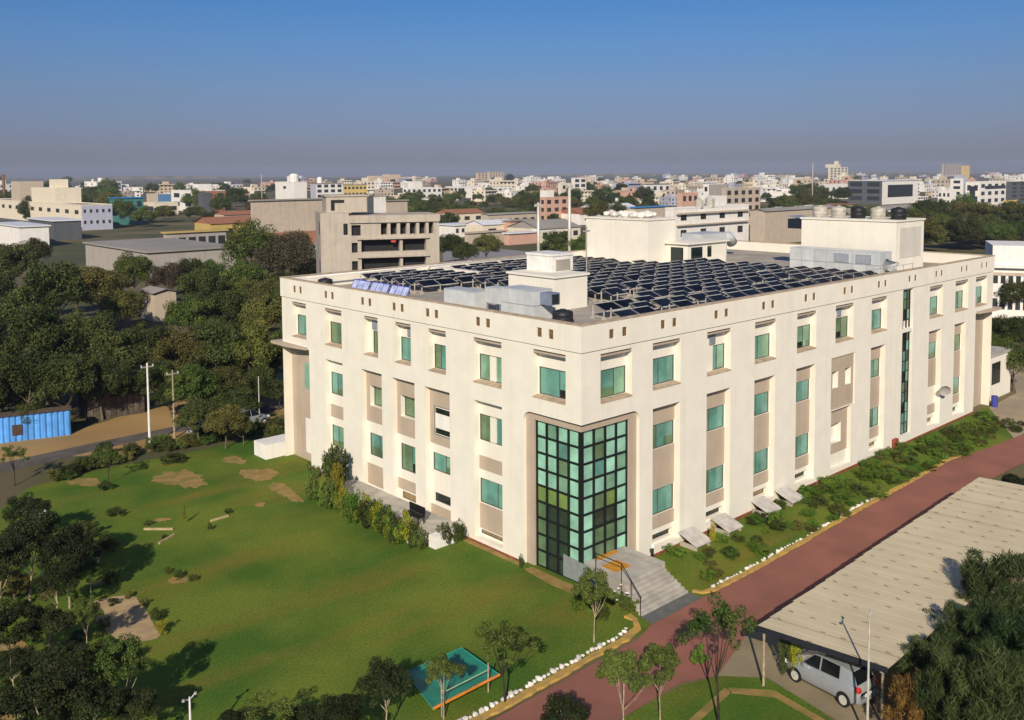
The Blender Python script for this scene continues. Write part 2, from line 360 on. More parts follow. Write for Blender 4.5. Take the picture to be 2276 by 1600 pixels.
def stone_mesh(seed):
    q = random.Random(seed); bm = bmesh.new(); bmesh.ops.create_icosphere(bm, subdivisions=1, radius=0.5)
    for v in bm.verts: v.co *= q.uniform(.78, 1.15); v.co.z *= .75
    me = bpy.data.meshes.new('stone'); bm.to_mesh(me); bm.free(); me.materials.append(M_stone); return me
STONES = [stone_mesh(k) for k in range(6)]
def stones(par, line, step, seed, lo=.14, hi=.26, skip=0.0):
    q = random.Random(seed); L = resample(line, step)
    for p in L:
        if q.random() < skip: continue
        s = q.uniform(lo, hi)
        put('stone', q.choice(STONES), par, (p[0]+q.uniform(-.05, .05), p[1]+q.uniform(-.06, .06), s*.28), q.uniform(0, 6), (s*q.uniform(.9, 1.5), s, s*q.uniform(.8, 1.1)))
k1l = [(-34, -5.05), (-11, -5.02), (-2.3, -4.86), (-1.15, -4.6), (-0.62, -4.0), (-0.55, -3.5)]
k1 = kerb('yellow_kerb', k1l, 0.34, 0.11, M_yellow, 0.06, 3)
stones(k1, [(-24, -4.70), (-11, -4.68), (-2.5, -4.52), (-1.5, -4.28)], 0.27, 5, .16, .32)
k2l = [(3.85, -4.05), (4.05, -4.5), (4.7, -4.72), (8, -4.75), (14, -4.58), (20, -4.35), (29.5, -4.2), (34.6, -4.0), (36.5, -4.3)]
k2 = kerb('yellow_kerb', k2l, 0.28, 0.11, M_yellow, 0.05, 4)
stones(k2, [(4.9, -4.45), (8, -4.48), (14, -4.3), (20, -4.1), (24, -4.0)], 0.27, 6, .13, .28, .22)

# ================================================================== MAIN BUILDING
office = thing('office_building', 'long cream four-sided office block with green glass corner entrance', 'building', (0, 0, 0))
def mapR(u, d, z): return (u, d, z)
def mapL(u, d, z): return (d, u, z)
def relief(rects, u0, u1, z0, z1, base, fmap, holes=()):
    """wall face as a relief: rects (ua,ub,za,zb,depth) sunk into the base plane, later ones on top"""
    us = sorted({u0, u1, *[r[0] for r in rects], *[r[1] for r in rects], *[h[0] for h in holes], *[h[1] for h in holes]})
    zs = sorted({z0, z1, *[r[2] for r in rects], *[r[3] for r in rects], *[h[2] for h in holes], *[h[3] for h in holes]})
    us = [u for u in us if u0 <= u <= u1]; zs = [z for z in zs if z0 <= z <= z1]
    nu, nz = len(us)-1, len(zs)-1; D = [[base]*nz for _ in range(nu)]; H = [[False]*nz for _ in range(nu)]
    for i in range(nu):
        for k in range(nz):
            uc, zc = (us[i]+us[i+1])/2, (zs[k]+zs[k+1])/2
            for r in rects:
                if r[0] < uc < r[1] and r[2] < zc < r[3]: D[i][k] = r[4]
            for h in holes:
                if h[0] < uc < h[1] and h[2] < zc < h[3]: H[i][k] = True
    b = MB()
    for i in range(nu):
        for k in range(nz):
            d = D[i][k]
            if not H[i][k]: b.quad(fmap(us[i], d, zs[k]), fmap(us[i+1], d, zs[k]), fmap(us[i+1], d, zs[k+1]), fmap(us[i], d, zs[k+1]))
            if i+1 < nu and abs(D[i+1][k]-d) > 1e-6 and not H[i][k] and not H[i+1][k]: b.quad(fmap(us[i+1], d, zs[k]), fmap(us[i+1], D[i+1][k], zs[k]), fmap(us[i+1], D[i+1][k], zs[k+1]), fmap(us[i+1], d, zs[k+1]))
            if k+1 < nz and abs(D[i][k+1]-d) > 1e-6 and not H[i][k] and not H[i][k+1]: b.quad(fmap(us[i], d, zs[k+1]), fmap(us[i+1], d, zs[k+1]), fmap(us[i+1], D[i][k+1], zs[k+1]), fmap(us[i], D[i][k+1], zs[k+1]))
    return b
def fbox(fmap, u0, u1, d0, d1, z0, z1, b=None):
    b = b or MB(); A = fmap(u0, d0, z0); B = fmap(u1, d1, z1)
    return b.box(min(A[0], B[0]), max(A[0], B[0]), min(A[1], B[1]), max(A[1], B[1]), z0, z1)
DR, DW = 0.42, 0.50                              # depth of the recesses and of the panes
wins, panels = [], []                            # (fmap,u0,u1,z0,z1,depth,kind) / (fmap,u0,u1,z0,z1,depth)
RR, RL = [], []                                  # relief rectangles, right and left face
GR = 0.012
for zz in (10.25, 8.86, 4.9):                    # plaster joints
    RR.append((0, LX, zz, zz+.02, GR)); RL.append((0, LY, zz, zz+.02, GR))
# --- right face (normal -Y)
up = [(1.44, 3.93, 1.46, 3.55), (5.65, 8.1, 5.68, 7.72), (10.6, 13.0, 11.0, 12.5), (15.54, 17.92, 15.56, 17.4), (20.45, 22.87, 20.5, 22.2), (25.45, 28.0, 25.6, 27.3), (30.65, 33.1, 30.7, 32.4), (40.4, 42.9, 40.45, 42.0), (45.34, 48.0, 45.4, 47.0), (49.57, 52.1, 49.62, 51.1)]
for i, (a, b_, wa, wb) in enumerate(up):
    wa, wb = (a+.04, b_-.04) if i != 2 else (11.75, b_-.05)
    RR.append((a, b_, 9.36, 11.88, DR)); RR.append((wa, wb, 9.42, 10.9, DW+.03)); wins.append((mapR, wa, wb, 9.42, 10.9, DW, 'upper', a, b_, i))
lo = [(5.67, 8.1), (10.6, 13.0), (15.54, 17.9), (20.42, 22.86), (30.66, 32.95), (40.4, 42.8), (45.34, 47.7)]
for i, (a, b_) in enumerate(lo):
    RR.append((a, b_, 0.42, 8.27, DR))
    wr = b_-.04
    for j, (za, zb) in enumerate(((5.82, 7.18), (2.08, 3.52))):
        if (i, j) == (5, 1): continue
        RR.append((a+.02, wr, za, zb, DW+.03)); wins.append((mapR, a+.02, wr, za, zb, DW, 'mid', a, b_, i*2+j))
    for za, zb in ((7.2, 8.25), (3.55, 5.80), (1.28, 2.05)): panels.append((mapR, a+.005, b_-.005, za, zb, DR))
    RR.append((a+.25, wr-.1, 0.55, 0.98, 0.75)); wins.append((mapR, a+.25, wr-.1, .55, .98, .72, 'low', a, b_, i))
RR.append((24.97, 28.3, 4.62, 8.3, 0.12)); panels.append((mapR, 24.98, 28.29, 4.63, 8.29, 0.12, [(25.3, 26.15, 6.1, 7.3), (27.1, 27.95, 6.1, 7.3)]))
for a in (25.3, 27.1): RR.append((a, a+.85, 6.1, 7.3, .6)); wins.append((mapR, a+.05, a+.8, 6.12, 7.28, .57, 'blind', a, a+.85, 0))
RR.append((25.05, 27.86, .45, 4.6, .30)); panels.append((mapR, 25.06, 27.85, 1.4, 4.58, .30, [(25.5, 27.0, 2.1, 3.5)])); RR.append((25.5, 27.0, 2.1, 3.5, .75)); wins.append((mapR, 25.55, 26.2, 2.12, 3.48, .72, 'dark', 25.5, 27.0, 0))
RR.append((35.68, 37.46, 0.7, 12.05, 0.35)); RR.append((35.68, 37.46, 8.72, 8.98, 0.05))
RR.append((49.72, LX, 0.0, 8.72, 0.75))
# --- left face (normal -X)
upl = [(1.09, 3.5, 1.12, 3.0), (5.98, 8.38, 6.05, 7.9), (10.88, 12.58, 10.92, 12.0), (14.34, 16.0, 14.4, 15.35), (17.9, 19.5, 17.95, 18.7), (22.22, 24.4, 22.3, 23.6), (26.92, 28.93, 26.98, 28.3)]
for i, (a, b_, wa, wb) in enumerate(upl):
    wa, wb = (a+.04, b_-.05) if i != 4 else (a+.04, b_-.45)
    RL.append((a, b_, 9.36, 11.88, DR)); kind = 'pair' if i == 1 else 'upper'
    RL.append((wa, wb, 9.42, 10.9, DW+.03)); wins.append((mapL, wa, wb, 9.42, 10.9, DW, kind, a, b_, 20+i))
def lcol(a, b_, ws, ps, z0=0.3):
    RL.append((a, b_, z0, 8.28, DR))
    for (za, zb, wa, wb, kind) in ws: RL.append((wa, wb, za, zb, DW+.03 if kind != 'deep' else .85)); wins.append((mapL, wa, wb, za, zb, DW if kind != 'deep' else .82, kind, a, b_, int(za*3+a)))
    for p in ps: panels.append((mapL, a+.005, b_-.005, p[0], p[1], DR, list(p[2:]) or None))
lcol(5.98, 8.40, [(5.9, 7.42, 6.03, 8.35, 'pair'), (2.25, 3.68, 6.02, 8.36, 'mid'), (0.42, 0.66, 6.1, 8.3, 'low')], [(4.2, 5.0), (0.72, 2.2)])
lcol(10.58, 13.02, [(5.3, 7.1, 10.75, 12.65, 'louvre'), (3.1, 4.2, 10.65, 12.75, 'mid'), (1.2, 1.75, 10.75, 12.6, 'low')], [(4.75, 8.26, (10.75, 12.65, 5.3, 7.1)), (0.32, 0.95)], .3)
lcol(14.02, 16.45, [(5.75, 7.15, 14.1, 16.1, 'deep'), (2.35, 4.05, 14.08, 16.1, 'mid'), (.5, .95, 14.1, 16.0, 'low')], [(4.6, 8.26, (14.1, 16.1, 5.75, 7.15)), (1.05, 1.75)])
lcol(17.55, 19.94, [(5.8, 7.2, 17.62, 19.55, 'deep'), (2.5, 4.0, 17.62, 19.6, 'mid')], [(4.75, 8.26, (17.62, 19.55, 5.8, 7.2)), (0.5, 1.9)])
lcol(22.2, 24.45, [(5.8, 7.35, 22.25, 24.35, 'mid'), (2.1, 3.6, 22.25, 24.35, 'mid')], [(4.15, 5.05), (.4, 1.3)])
RL.append((26.6, LY, 0.0, 8.6, 0.75))
# glass corner: recess in both faces with a taupe surround, glass set deeper inside it
EZ, EU, ES, EG = 8.45, 4.55, 0.22, 0.42
RR.append((0, EU, 0, EZ, ES)); RL.append((0, 4.26, 0, EZ, ES))
RR.append((EG, 3.95, 0, 8.02, EG)); RL.append((EG, 3.63, 0, 8.02, EG))
holesR = [(0, ES, 0, EZ), (ES, EG, 0, 8.02), (EG, 3.95, 0, 8.02)]; holesL = [(0, ES, 0, EZ), (ES, EG, 0, 8.02), (EG, 3.63, 0, 8.02)]
relief(RR, 0, LX, 0, ZB, 0, mapR, holesR).build('facade_wall', M_cream, office)['label'] = 'right-hand cream facade with long window recesses'
relief(RL, 0, LY, 0, ZB, 0, mapL, holesL).build('facade_wall', M_cream, office)['label'] = 'left-hand cream facade above the lawn'
b = MB(); b.quad((LX, 0, 0), (LX, LY, 0), (LX, LY, ZB), (LX, 0, ZB)); b.quad((0, LY, 0), (LX, LY, 0), (LX, LY, ZB), (0, LY, ZB)); b.build('rear_wall', M_cream, office)
b = MB(); b.quad((.05, .05, ZR), (LX-.05, .05, ZR), (LX-.05, LY-.05, ZR), (.05, LY-.05, ZR)); b.build('roof_deck', M_roof, office)
# taupe lining of the entrance surround and of the end bays
def lining(fmap, ua, ub, za, zb, d, hole=None, mt=M_taupe, nm='spandrel_panel', th=.015):
    b = MB(); rs = [(ua, ub, za, zb)]
    for h in (hole or []):
        nr = []
        for r in rs:
            if h[0] >= r[1] or h[1] <= r[0] or h[2] >= r[3] or h[3] <= r[2]: nr.append(r); continue
            if r[2] < h[2]: nr.append((r[0], r[1], r[2], h[2]))
            if h[3] < r[3]: nr.append((r[0], r[1], h[3], r[3]))
            if r[0] < h[0]: nr.append((r[0], h[0], max(r[2], h[2]), min(r[3], h[3])))
            if h[1] < r[1]: nr.append((h[1], r[1], max(r[2], h[2]), min(r[3], h[3])))
        rs = nr
    for r in rs: fbox(fmap, r[0], r[1], d-th, d+.004, r[2], r[3], b)
    return b.build(nm, mt, office)
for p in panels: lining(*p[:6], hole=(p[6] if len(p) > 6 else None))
lining(mapR, ES-.016, EU-.003, 0.02, EZ-.004, ES, [(EG+.0, 3.95, -1, 8.02), (0, EG, -1, 8.02)], nm='entrance_surround')
lining(mapL, ES+.001, 4.257, 0.02, EZ-.004, ES, [(EG+.0, 3.63, -1, 8.02), (0, EG, -1, 8.02)], nm='entrance_surround')
b = MB()                                          # jambs and lintel of the glass reveal
for fm, ue in ((mapR, 3.95), (mapL, 3.63)):
    fbox(fm, ue, ue+.01, ES, EG+.1, 0.02, 8.02, b); fbox(fm, EG, ue, ES+.01, EG+.1, 8.02, 8.06, b)
b.build('entrance_reveal', M_taupe, office)
def fillet(fmap, uc, zc, su, rad, d0, d1, mt):    # rounds the upper outer corner of a recess
    b = MB(); n = 10; arc = [(uc-su*rad+su*rad*math.sin(t), zc-rad+rad*math.cos(t)) for t in [math.pi/2*k/n for k in range(n+1)]]
    for k in range(n):
        (ua, za), (ub, zb) = arc[k], arc[k+1]
        b.poly([fmap(uc, d0, zc), fmap(ua, d0, za), fmap(ub, d0, zb)])
        b.quad(fmap(ua, d0, za), fmap(ub, d0, zb), fmap(ub, d1, zb), fmap(ua, d1, za))
    return b.build('recess_corner', mt, office)
fillet(mapR, EU, EZ, 1, .55, -0.002, ES-.02, M_cream); fillet(mapL, 4.26, EZ, 1, .55, -.002, ES-.02, M_cream)
b = MB(); b.box(0.001, ES+.02, 0.001, ES+.02, EZ-.001, EZ+.02); b.build('soffit', M_cream, office)
# end bays: taupe walls with openings and a lip-shaped canopy
def endbay(fmap, ua, ub, zt, left):
    d = .75
    hole = [(ua+1.1, ua+2.0, 5.4, 7.3), (ua+1.1, ua+2.0, 0.6, 3.2)]
    lining(fmap, ua+.01, ub, .02, zt-.01, d, hole, nm='bay_wall')
    for h in hole: fbox(fmap, h[0]+.02, h[1]-.02, d-.012, d+.01, h[2], h[3]).build('bay_opening', GL_light if h[2] > 5 else M_white, office)
    fbox(fmap, ua-.002, ua+.014, .02, d, .02, zt-.02).build('bay_jamb', mat('ochre_reveal', (0.60, 0.44, 0.29), .9, .08), office)
    b = MB(); n = 10; L = ub-ua+.75; top = zt+.14
    out = []
    for k in range(n+1):
        t = k/n; out.append((ua+.2+L*t, -.06-.42*math.sin(min(1, t*1.4)*math.pi/2)))
    for k in range(n):
        (u1, d1), (u2, d2) = out[k], out[k+1]
        b.quad(fmap(u1, d1, top), fmap(u2, d2, top), fmap(u2, .7, top), fmap(u1, .7, top)); b.quad(fmap(u1, d1, top-.2), fmap(u2, d2, top-.2), fmap(u2, .7, top-.2), fmap(u1, .7, top-.2))
        b.quad(fmap(u1, d1, top-.2), fmap(u2, d2, top-.2), fmap(u2, d2, top), fmap(u1, d1, top))
    b.quad(fmap(out[-1][0], out[-1][1], top-.2), fmap(out[-1][0], .7, top-.2), fmap(out[-1][0], .7, top), fmap(out[-1][0], out[-1][1], top))
    b.build('bay_canopy', M_taupe, office)
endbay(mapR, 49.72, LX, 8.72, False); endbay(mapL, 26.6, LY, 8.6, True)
# parapet with its paired weep openings
PO = -0.07
vr = [2.03, 6.25, 11.2, 16.2, 21.2, 26.35, 31.4, 36.4, 41.2, 46.2, 50.5]; vl = [1.95, 6.9, 11.55, 15.0, 18.55, 23.1, 27.4]
def vents(lst, z): return [(u+e, u+e+.38, z, z+.48, PO+.09) for u in lst for e in (0, 1.02)]
VR, VL = vents(vr, 12.6), [(u, u+.36, 12.58, 13.08, PO+.09) for v in vl for u in (v-.05, v+.80)]
relief(VR, PO, LX+.07, ZB, HP, PO, mapR).build('parapet', M_cream, office); relief(VL, PO, LY+.07, ZB, HP, PO, mapL).build('parapet', M_cream, office)
for fm, V in ((mapR, VR), (mapL, VL)):
    for v in V: fbox(fm, v[0]+.01, v[1]-.01, PO+.055, PO+.088, v[2]+.01, v[3]-.01).build('weep_opening', M_vent, office)
b = MB(); b.quad((PO, PO, ZB), (LX+.07, PO, ZB), (LX+.07, .01, ZB), (PO, .01, ZB)); b.quad((PO, .01, ZB), (.01, .01, ZB), (.01, LY+.07, ZB), (PO, LY+.07, ZB))
b.box(.22, LX-.2, .2, .22, ZR, HP-.01); b.box(.2, .22, .2, LY-.2, ZR, HP-.01)
b.box(LX-.2, LX+.07, .2, LY+.07, ZB, HP-.004); b.box(.2, LX-.2, LY-.2, LY+.07, ZB, HP-.004); b.build('parapet_inner', M_cream, office)
b = MB(); b.box(PO-.03, LX+.1, PO-.03, .26, HP-.002, HP+.055); b.box(PO-.03, .26, .26, LY+.1, HP-.002, HP+.055); b.box(LX-.24, LX+.1, .26, LY+.1, HP-.002, HP+.055); b.box(.26, LX-.24, LY-.24, LY+.1, HP-.002, HP+.055)
b.build('parapet_coping', M_tan, office)
b = MB(); b.box(EU+.05, 49.7, -.10, -.003, 0, .14); b.box(-.08, -.003, 4.3, 26.5, 0, .10); b.build('plinth', M_redline, office)
# windows
wr = random.Random(11)
def window(fm, u0, u1, z0, z1, d, kind, a, b_, seed):
    q = random.Random(seed*13+int(u0*7)); fr = .045; w = MB()
    fbox(fm, u0, u1, d-.05, d+.02, z0, z0+fr, w); fbox(fm, u0, u1, d-.05, d+.02, z1-fr, z1, w); fbox(fm, u0, u0+fr, d-.05, d+.02, z0+fr, z1-fr, w); fbox(fm, u1-fr, u1, d-.05, d+.02, z0+fr, z1-fr, w)
    L = u1-u0; spans = []
    if kind == 'pair':
        m1, m2 = u0+L*.40, u0+L*.60; spans = [(u0+fr, m1), (m2, u1-fr)]
    elif kind in ('low', 'deep', 'blind', 'louvre', 'dark'): spans = [(u0+fr, u1-fr)]
    else:
        s = q.choice((.36, .42, .62)); spans = [(u0+fr, u0+L*s-.02), (u0+L*s+.02, u1-fr)]; fbox(fm, u0+L*s-.02, u0+L*s+.02, d-.045, d+.02, z0+fr, z1-fr, w)
    wo_ = w.build('window', M_frame, office)
    if kind == 'pair': fbox(fm, u0+L*.40, u0+L*.60, d-.10, d+.02, z0+fr, z1-fr).build('mullion_pier', M_cream, wo_)
    for i, (p, r_) in enumerate(spans):
        if kind == 'low': g = GL_dark if q.random() < .4 else mat('boarded_vent', (0.30, .21, .10), .9, .2)
        elif kind == 'deep': g = GL_green if i == 0 else GL_dark
        elif kind == 'dark': g = GL_dark
        elif kind == 'blind': g = M_white
        elif kind == 'louvre': g = M_white
        else: g = q.choice((GL_teal, GL_teal, GL_green, GL_light, GL_teal))
        fbox(fm, p, r_, d-.012, d+.01, z0+fr, z1-fr).build('pane', g, wo_)
        if kind in ('upper', 'mid') and q.random() < .45:      # a lower sash left open or a blind half down
            hh = (z1-z0)*q.uniform(.22, .38); pu = p+(r_-p)*q.choice((0, .0, .45))
            fbox(fm, pu, r_, d-.02, d-.013, z0+fr, z0+fr+hh).build('pane', q.choice((GL_dark, GL_green, GL_green)), wo_)
    if kind == 'louvre':
        for zz in (z0+.1, z1-.45): fbox(fm, u0+.15, u1-.1, d-.03, d-.013, zz, zz+.32).build('louvre_vent', GL_dark, wo_)
    if kind in ('upper', 'pair') and z0 > 9:
        b = MB(); A = [(a, 9.362), (b_, 9.362)]
        b.quad(fm(a+.005, -.03, 9.365), fm(b_-.005, -.03, 9.365), fm(b_-.005, DR-.01, 9.415), fm(a+.005, DR-.01, 9.415)); b.quad(fm(a+.005, -.03, 9.30), fm(b_-.005, -.03, 9.30), fm(b_-.005, -.03, 9.365), fm(a+.005, -.03, 9.365))
        b.quad(fm(a+.005, -.03, 9.30), fm(b_-.005, -.03, 9.30), fm(b_-.005, -.002, 9.30), fm(a+.005, -.002, 9.30)); b.build('sill', M_tan, wo_)
        fbox(fm, a+.01, b_-.01, .03, DR-.003, 11.70, 11.79).build('sunshade', M_taupe, wo_)
    return wo_
for w in wins: window(*w)
# AC grilles set over some upper windows
for fm, u in ((mapR, 11.35), (mapR, 26.3), (mapL, 18.5), (mapL, 14.6)): fbox(fm, u, u+.55, DR-.08, DR-.004, 11.0, 11.6).build('ac_grille', M_galvd, office)
# stair glazing strip
b = MB()
for u in (35.68, 36.27, 36.87, 37.40): fbox(mapR, u, u+.06, .24, .34, .7, 12.05, b)
zz = .7
while zz < 12: fbox(mapR, 35.74, 37.40, .25, .33, zz, zz+.05, b); zz += .81
st = b.build('stair_glazing', M_black, office)
zz = .75
while zz < 11.9:
    for u in (35.74, 36.33, 36.93):
        if not 8.6 < zz < 8.95: fbox(mapR, u, u+.53, .29, .305, zz, zz+.76).build('pane', wr.choice((GL_dark, GL_dark, GL_dark, GL_green, GL_teal)), st)
    zz += .81
# corner curtain wall
cw = MB(); ML = .055
uR = [EG+.02, 1.32, 2.20, 3.06, 3.93]; uL = [EG+.02, 1.24, 2.04, 2.84, 3.61]
zr = [0.02]+[0.02+8.0*k/9 for k in range(1, 9)]+[8.0]
for fm, us in ((mapR, uR), (mapL, uL)):
    for u in us[1:]: fbox(fm, u-ML, u+ML, EG-.10, EG+.05, 0.02, 8.0, cw)
    for z in zr: fbox(fm, EG+.08, us[-1], EG-.07, EG+.04, max(.02, z-.05), min(8.01, z+.05), cw)
cw.box(EG-.10, EG+.10, EG-.10, EG+.10, 0.02, 8.005)
cwo = cw.build('curtain_wall', M_black, office)
for side, (fm, us) in enumerate(((mapR, uR), (mapL, uL))):
    for i in range(4):
        for k in range(9):
            za, zb = zr[k]+.05, zr[k+1]-.05; ua, ub = us[i]+ML, us[i+1]-ML
            if i == 0: ua = EG+.10
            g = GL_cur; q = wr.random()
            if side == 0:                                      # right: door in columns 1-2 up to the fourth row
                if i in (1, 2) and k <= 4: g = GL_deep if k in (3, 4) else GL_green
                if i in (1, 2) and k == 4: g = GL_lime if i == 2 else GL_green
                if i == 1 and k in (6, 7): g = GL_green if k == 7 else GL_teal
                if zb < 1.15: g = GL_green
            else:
                if i in (1, 2) and k <= 4: g = GL_deep  # deep tint: dark reflection put into the colour of the lower panes
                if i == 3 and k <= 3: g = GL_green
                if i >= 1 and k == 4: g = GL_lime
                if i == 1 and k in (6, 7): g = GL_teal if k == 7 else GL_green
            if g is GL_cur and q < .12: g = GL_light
            t = wr.uniform(-.006, .006)
            fbox(fm, ua, ub, EG-.005+t, EG+.012+t, za, zb).build('pane', g, cwo)
# dark lobby floor and back wall behind the entrance, cream plate either side of the door
b = MB(); b.box(.55, 4.4, .55, 4.4, 0, 1.08); b.build('lobby_floor', M_concl, office)

# roof-top rooms (parts of the building)
def room(x0, x1, y0, y1, z0, z1, mt, nm='stair_room', over=0.12, capm=None):
    b = MB(); b.box(x0, x1, y0, y1, z0, z1); o = b.build(nm, mt, office)
    b = MB(); b.box(x0-over, x1+over, y0-over, y1+over, z1, z1+.14); b.build('roof_slab', capm or mt, o); return o
room(6.94, 9.9, 8.76, 13.0, ZR, 14.6, M_cream)
r2 = room(8.5, 10.4, 10.5, 12.9, 14.74, 15.75, M_whitep, 'lift_room', .06)
b = MB(); b.box(8.8, 10.1, 10.46, 10.5, 14.8, 15.5); b.build('room_opening', M_conc, r2)
b = MB(); b.box(8.46, 8.50, 11.3, 12.0, 14.8, 15.5); b.build('room_door', M_white, r2)
room(10.2, 11.8, 12.2, 14.6, ZR, 15.3, M_concl, 'tank_room', .05)
rb = room(40.72, 45.9, 2.99, 11.53, ZR, 16.9, M_cream, 'stair_tower', .1)
b = MB(); b.box(41.3, 45.3, 2.955, 2.99, 13.9, 16.4); b.build('wall_panel', wallmat('pale_grey_plaster', (.62, .59, .52), .05), rb)
rc = room(32.44, 36.5, 22.14, 29.85, ZR, 16.7, M_cream, 'stair_tower', .1)
rd = room(35.0, 41.0, 19.6, 22.05, ZR, 14.5, M_cream, 'plant_room', .25)
b = MB(); b.box(34.96, 35.0, 20.1, 21.5, ZR, 14.2); b.box(35.5, 37.2, 19.56, 19.6, ZR, 14.2); b.box(38.0, 38.6, 19.56, 19.6, 13.2, 14.2); b.build('door_opening', GL_dark, rd)
b = MB(); b.box(13.2, 13.8, LY-6.6, LY-.3, ZR, 13.4); b.build('roof_upstand', M_cream, office)
# water pipe line running on the parapets
def pipe(name, pts, r_, m, label, cat='pipe'):
    b = MB(); b.tube(pts, r_, 6); return tag(b.build(name, m, None, True), label, cat)
pipe('roof_pipe', [(1.0, .75, 13.1), (14, .75, 13.3), (26, .75, 13.3), (36, .75, 13.4)], .035, M_alu, 'thin pale pipe running along behind the right front parapet')
pipe('roof_pipe', [(1.5, LY-1.0, 13.45), (12, LY-1.0, 13.5), (28, LY-1.0, 13.5)], .06, M_whitep, 'white pipe along the rear roof edge on the left')
def rail(name, p, q_, n, h, label):
    t = thing(name, label, 'railing', (p[0], p[1], ZR))
    dx, dy = q_[0]-p[0], q_[1]-p[1]
    for z in (h, h*.55): MB().tube([(0, 0, z), (dx, dy, z)], .022, 6).build('rail', M_steel, t)
    for k in range(n+1): MB().tube([(dx*k/n, dy*k/n, 0), (dx*k/n, dy*k/n, h)], .022, 6).build('post', M_steel, t)
rail('roof_railing', (27, 1.25), (40, 1.25), 8, 1.15, 'thin grey railing on roof in front of the right-hand metal duct')
# solar field
sm = MB()                                        # a landscape module, tilted towards -Y
TW, TD, TZ = 1.58, 1.02, .34
sm.quad((0, 0, 0), (TW, 0, 0), (TW, TD, TZ), (0, TD, TZ), 0)
for (x0, x1, y0, y1) in ((0, TW, 0, .06), (0, TW, TD-.08, TD), (0, .035, .06, TD-.08), (TW-.035, TW, .06, TD-.08)):
    e = .012; sm.quad((x0, y0, y0*TZ/TD+e), (x1, y0, y0*TZ/TD+e), (x1, y1, y1*TZ/TD+e), (x0, y1, y1*TZ/TD+e), 1)
sm.quad((0, 0, -.03), (TW, 0, -.03), (TW, 0, .012), (0, 0, .012), 1); sm.quad((0, TD, TZ-.03), (TW, TD, TZ-.03), (TW, TD, TZ+.012), (0, TD, TZ+.012), 1)
sm.quad((0, 0, -.03), (0, TD, TZ-.03), (TW, TD, TZ-.03), (TW, 0, -.03), 1)
SOLAR = sm.mesh('solar_panel', [M_solar, M_alu])
rk = MB(); rk.box(-.03, .03, .05, .11, -.45, .0); rk.box(-.03, .03, TD-.12, TD-.06, -.45, TZ-.06); rk.box(-.12, .12, -.02, .16, -.47, -.36); rk.box(-.12, .12, TD-.2, TD, -.47, -.36); rk.box(-.03, .03, .0, TD, -.36, -.32)
RACK = rk.mesh('rack_foot', [M_concl])
q = random.Random(21)
rows = []
y = 1.6; j = 0
while y < 29.0:
    xa, xb = 3.8, 36.2
    if y < 3: xa = 5.2
    if 5.5 < y < 16.5: xa = 12.2
    if 3 <= y <= 5.5: xa = 6.8
    if 16.5 <= y < 20: xa = 10.5
    if y > 20: xa = 6.2
    if y > 18: xb = 31.0
    rows.append((y, xa, xb)); y += 1.40
for j, (y, xa, xb) in enumerate(rows):
    t = thing('solar_panel_row', 'row of dark solar panels, %s row back from the right front parapet' % ORD[j], 'solar panels', (xa, y, ZR+.47), 0, 'solar panel rows on the main roof')
    x = 0.0
    n = 0
    while xa+x < xb-TW:
        if q.random() > .11 and not (13.2-TW < xa+x < 13.9 and y > 23): put('solar_panel', SOLAR, t, (x, q.uniform(-.05, .05), q.uniform(0, .05)), q.uniform(-.025, .025))
        put('rack_foot', RACK, t, (x-.1, 0, 0)); n += 1
        x += TW+(.34 if n % 2 == 0 else .06)+q.uniform(0, .05)
# blue framed collectors near left parapet
for k in range(3):
    t = thing('solar_water_collector', '%s of three blue-framed glass collectors behind the left parapet' % ('nearest', 'middle', 'farthest')[k], 'collector', (1.2, 16.6+k*2.25, ZR), 0, 'blue collectors on the roof')
    mb = MB()
    for (a0, a1, b0, b1) in ((0, 2.1, 0, .08), (0, 2.1, .92, 1.0), (0, .08, .08, .92), (2.02, 2.1, .08, .92), (.68, .74, .08, .92), (1.36, 1.42, .08, .92)):
        mb.quad((b0*.5+.05, a0, .45+b0*.85), (b0*.5+.05, a1, .45+b0*.85), (b1*.5+.05, a1, .45+b1*.85), (b1*.5+.05, a0, .45+b1*.85))
    mb.box(.0, .6, 0, 2.1, .38, .44); mb.build('frame', mat('blue_frame', (0.05, 0.07, 0.30), .4, .1), t)
    for i, (a0, a1) in enumerate(((.09, .67), (.75, 1.35), (1.43, 2.01))):
        MB().quad((.07, a0, .52), (.07, a1, .52), (.50, a1, 1.24), (.50, a0, 1.24)).build('pane', mat('collector_glass', (0.42, .48, .72), .25, .25, 2.5), t)
    for yy in (.2, 1.9):
        MB().box(.5, .56, yy-.03, yy+.03, 0, 1.2).build('leg', M_steel, t); MB().box(.03, .09, yy-.03, yy+.03, 0, .4).build('leg', M_steel, t)
# air handling plant: panelled metal casings
def duct(name, label, x0, x1, y0, y1, z0, z1, nx, ny, face='L', parts=()):
    t = thing(name, label, 'air duct', (x0, y0, z0)); X, Y, Z = x1-x0, y1-y0, z1-z0; g = .02
    MB().box(.03, X-.03, .03, Y-.03, .03, Z-.03).build('core', M_galvd, t)
    rz_ = 2 if Z > 1.2 else 1
    for r_ in range(rz_):
        za, zb = Z*r_/rz_+g, Z*(r_+1)/rz_-g
        for k in range(ny): MB().box(0, .03, Y*k/ny+g, Y*(k+1)/ny-g, za, zb).build('panel', M_galv, t)
        for k in range(nx): MB().box(X*k/nx+g, X*(k+1)/nx-g, 0, .03, za, zb).build('panel', M_galv, t)
    MB().box(0, X, 0, Y, Z-.03, Z+.02).build('top_sheet', M_galv, t)
    return t
t = duct('air_handling_unit', 'big two-tier grey metal air handling unit by the roof corner', 3.3, 4.9, 6.9, 9.7, ZR, 14.3, 2, 4)
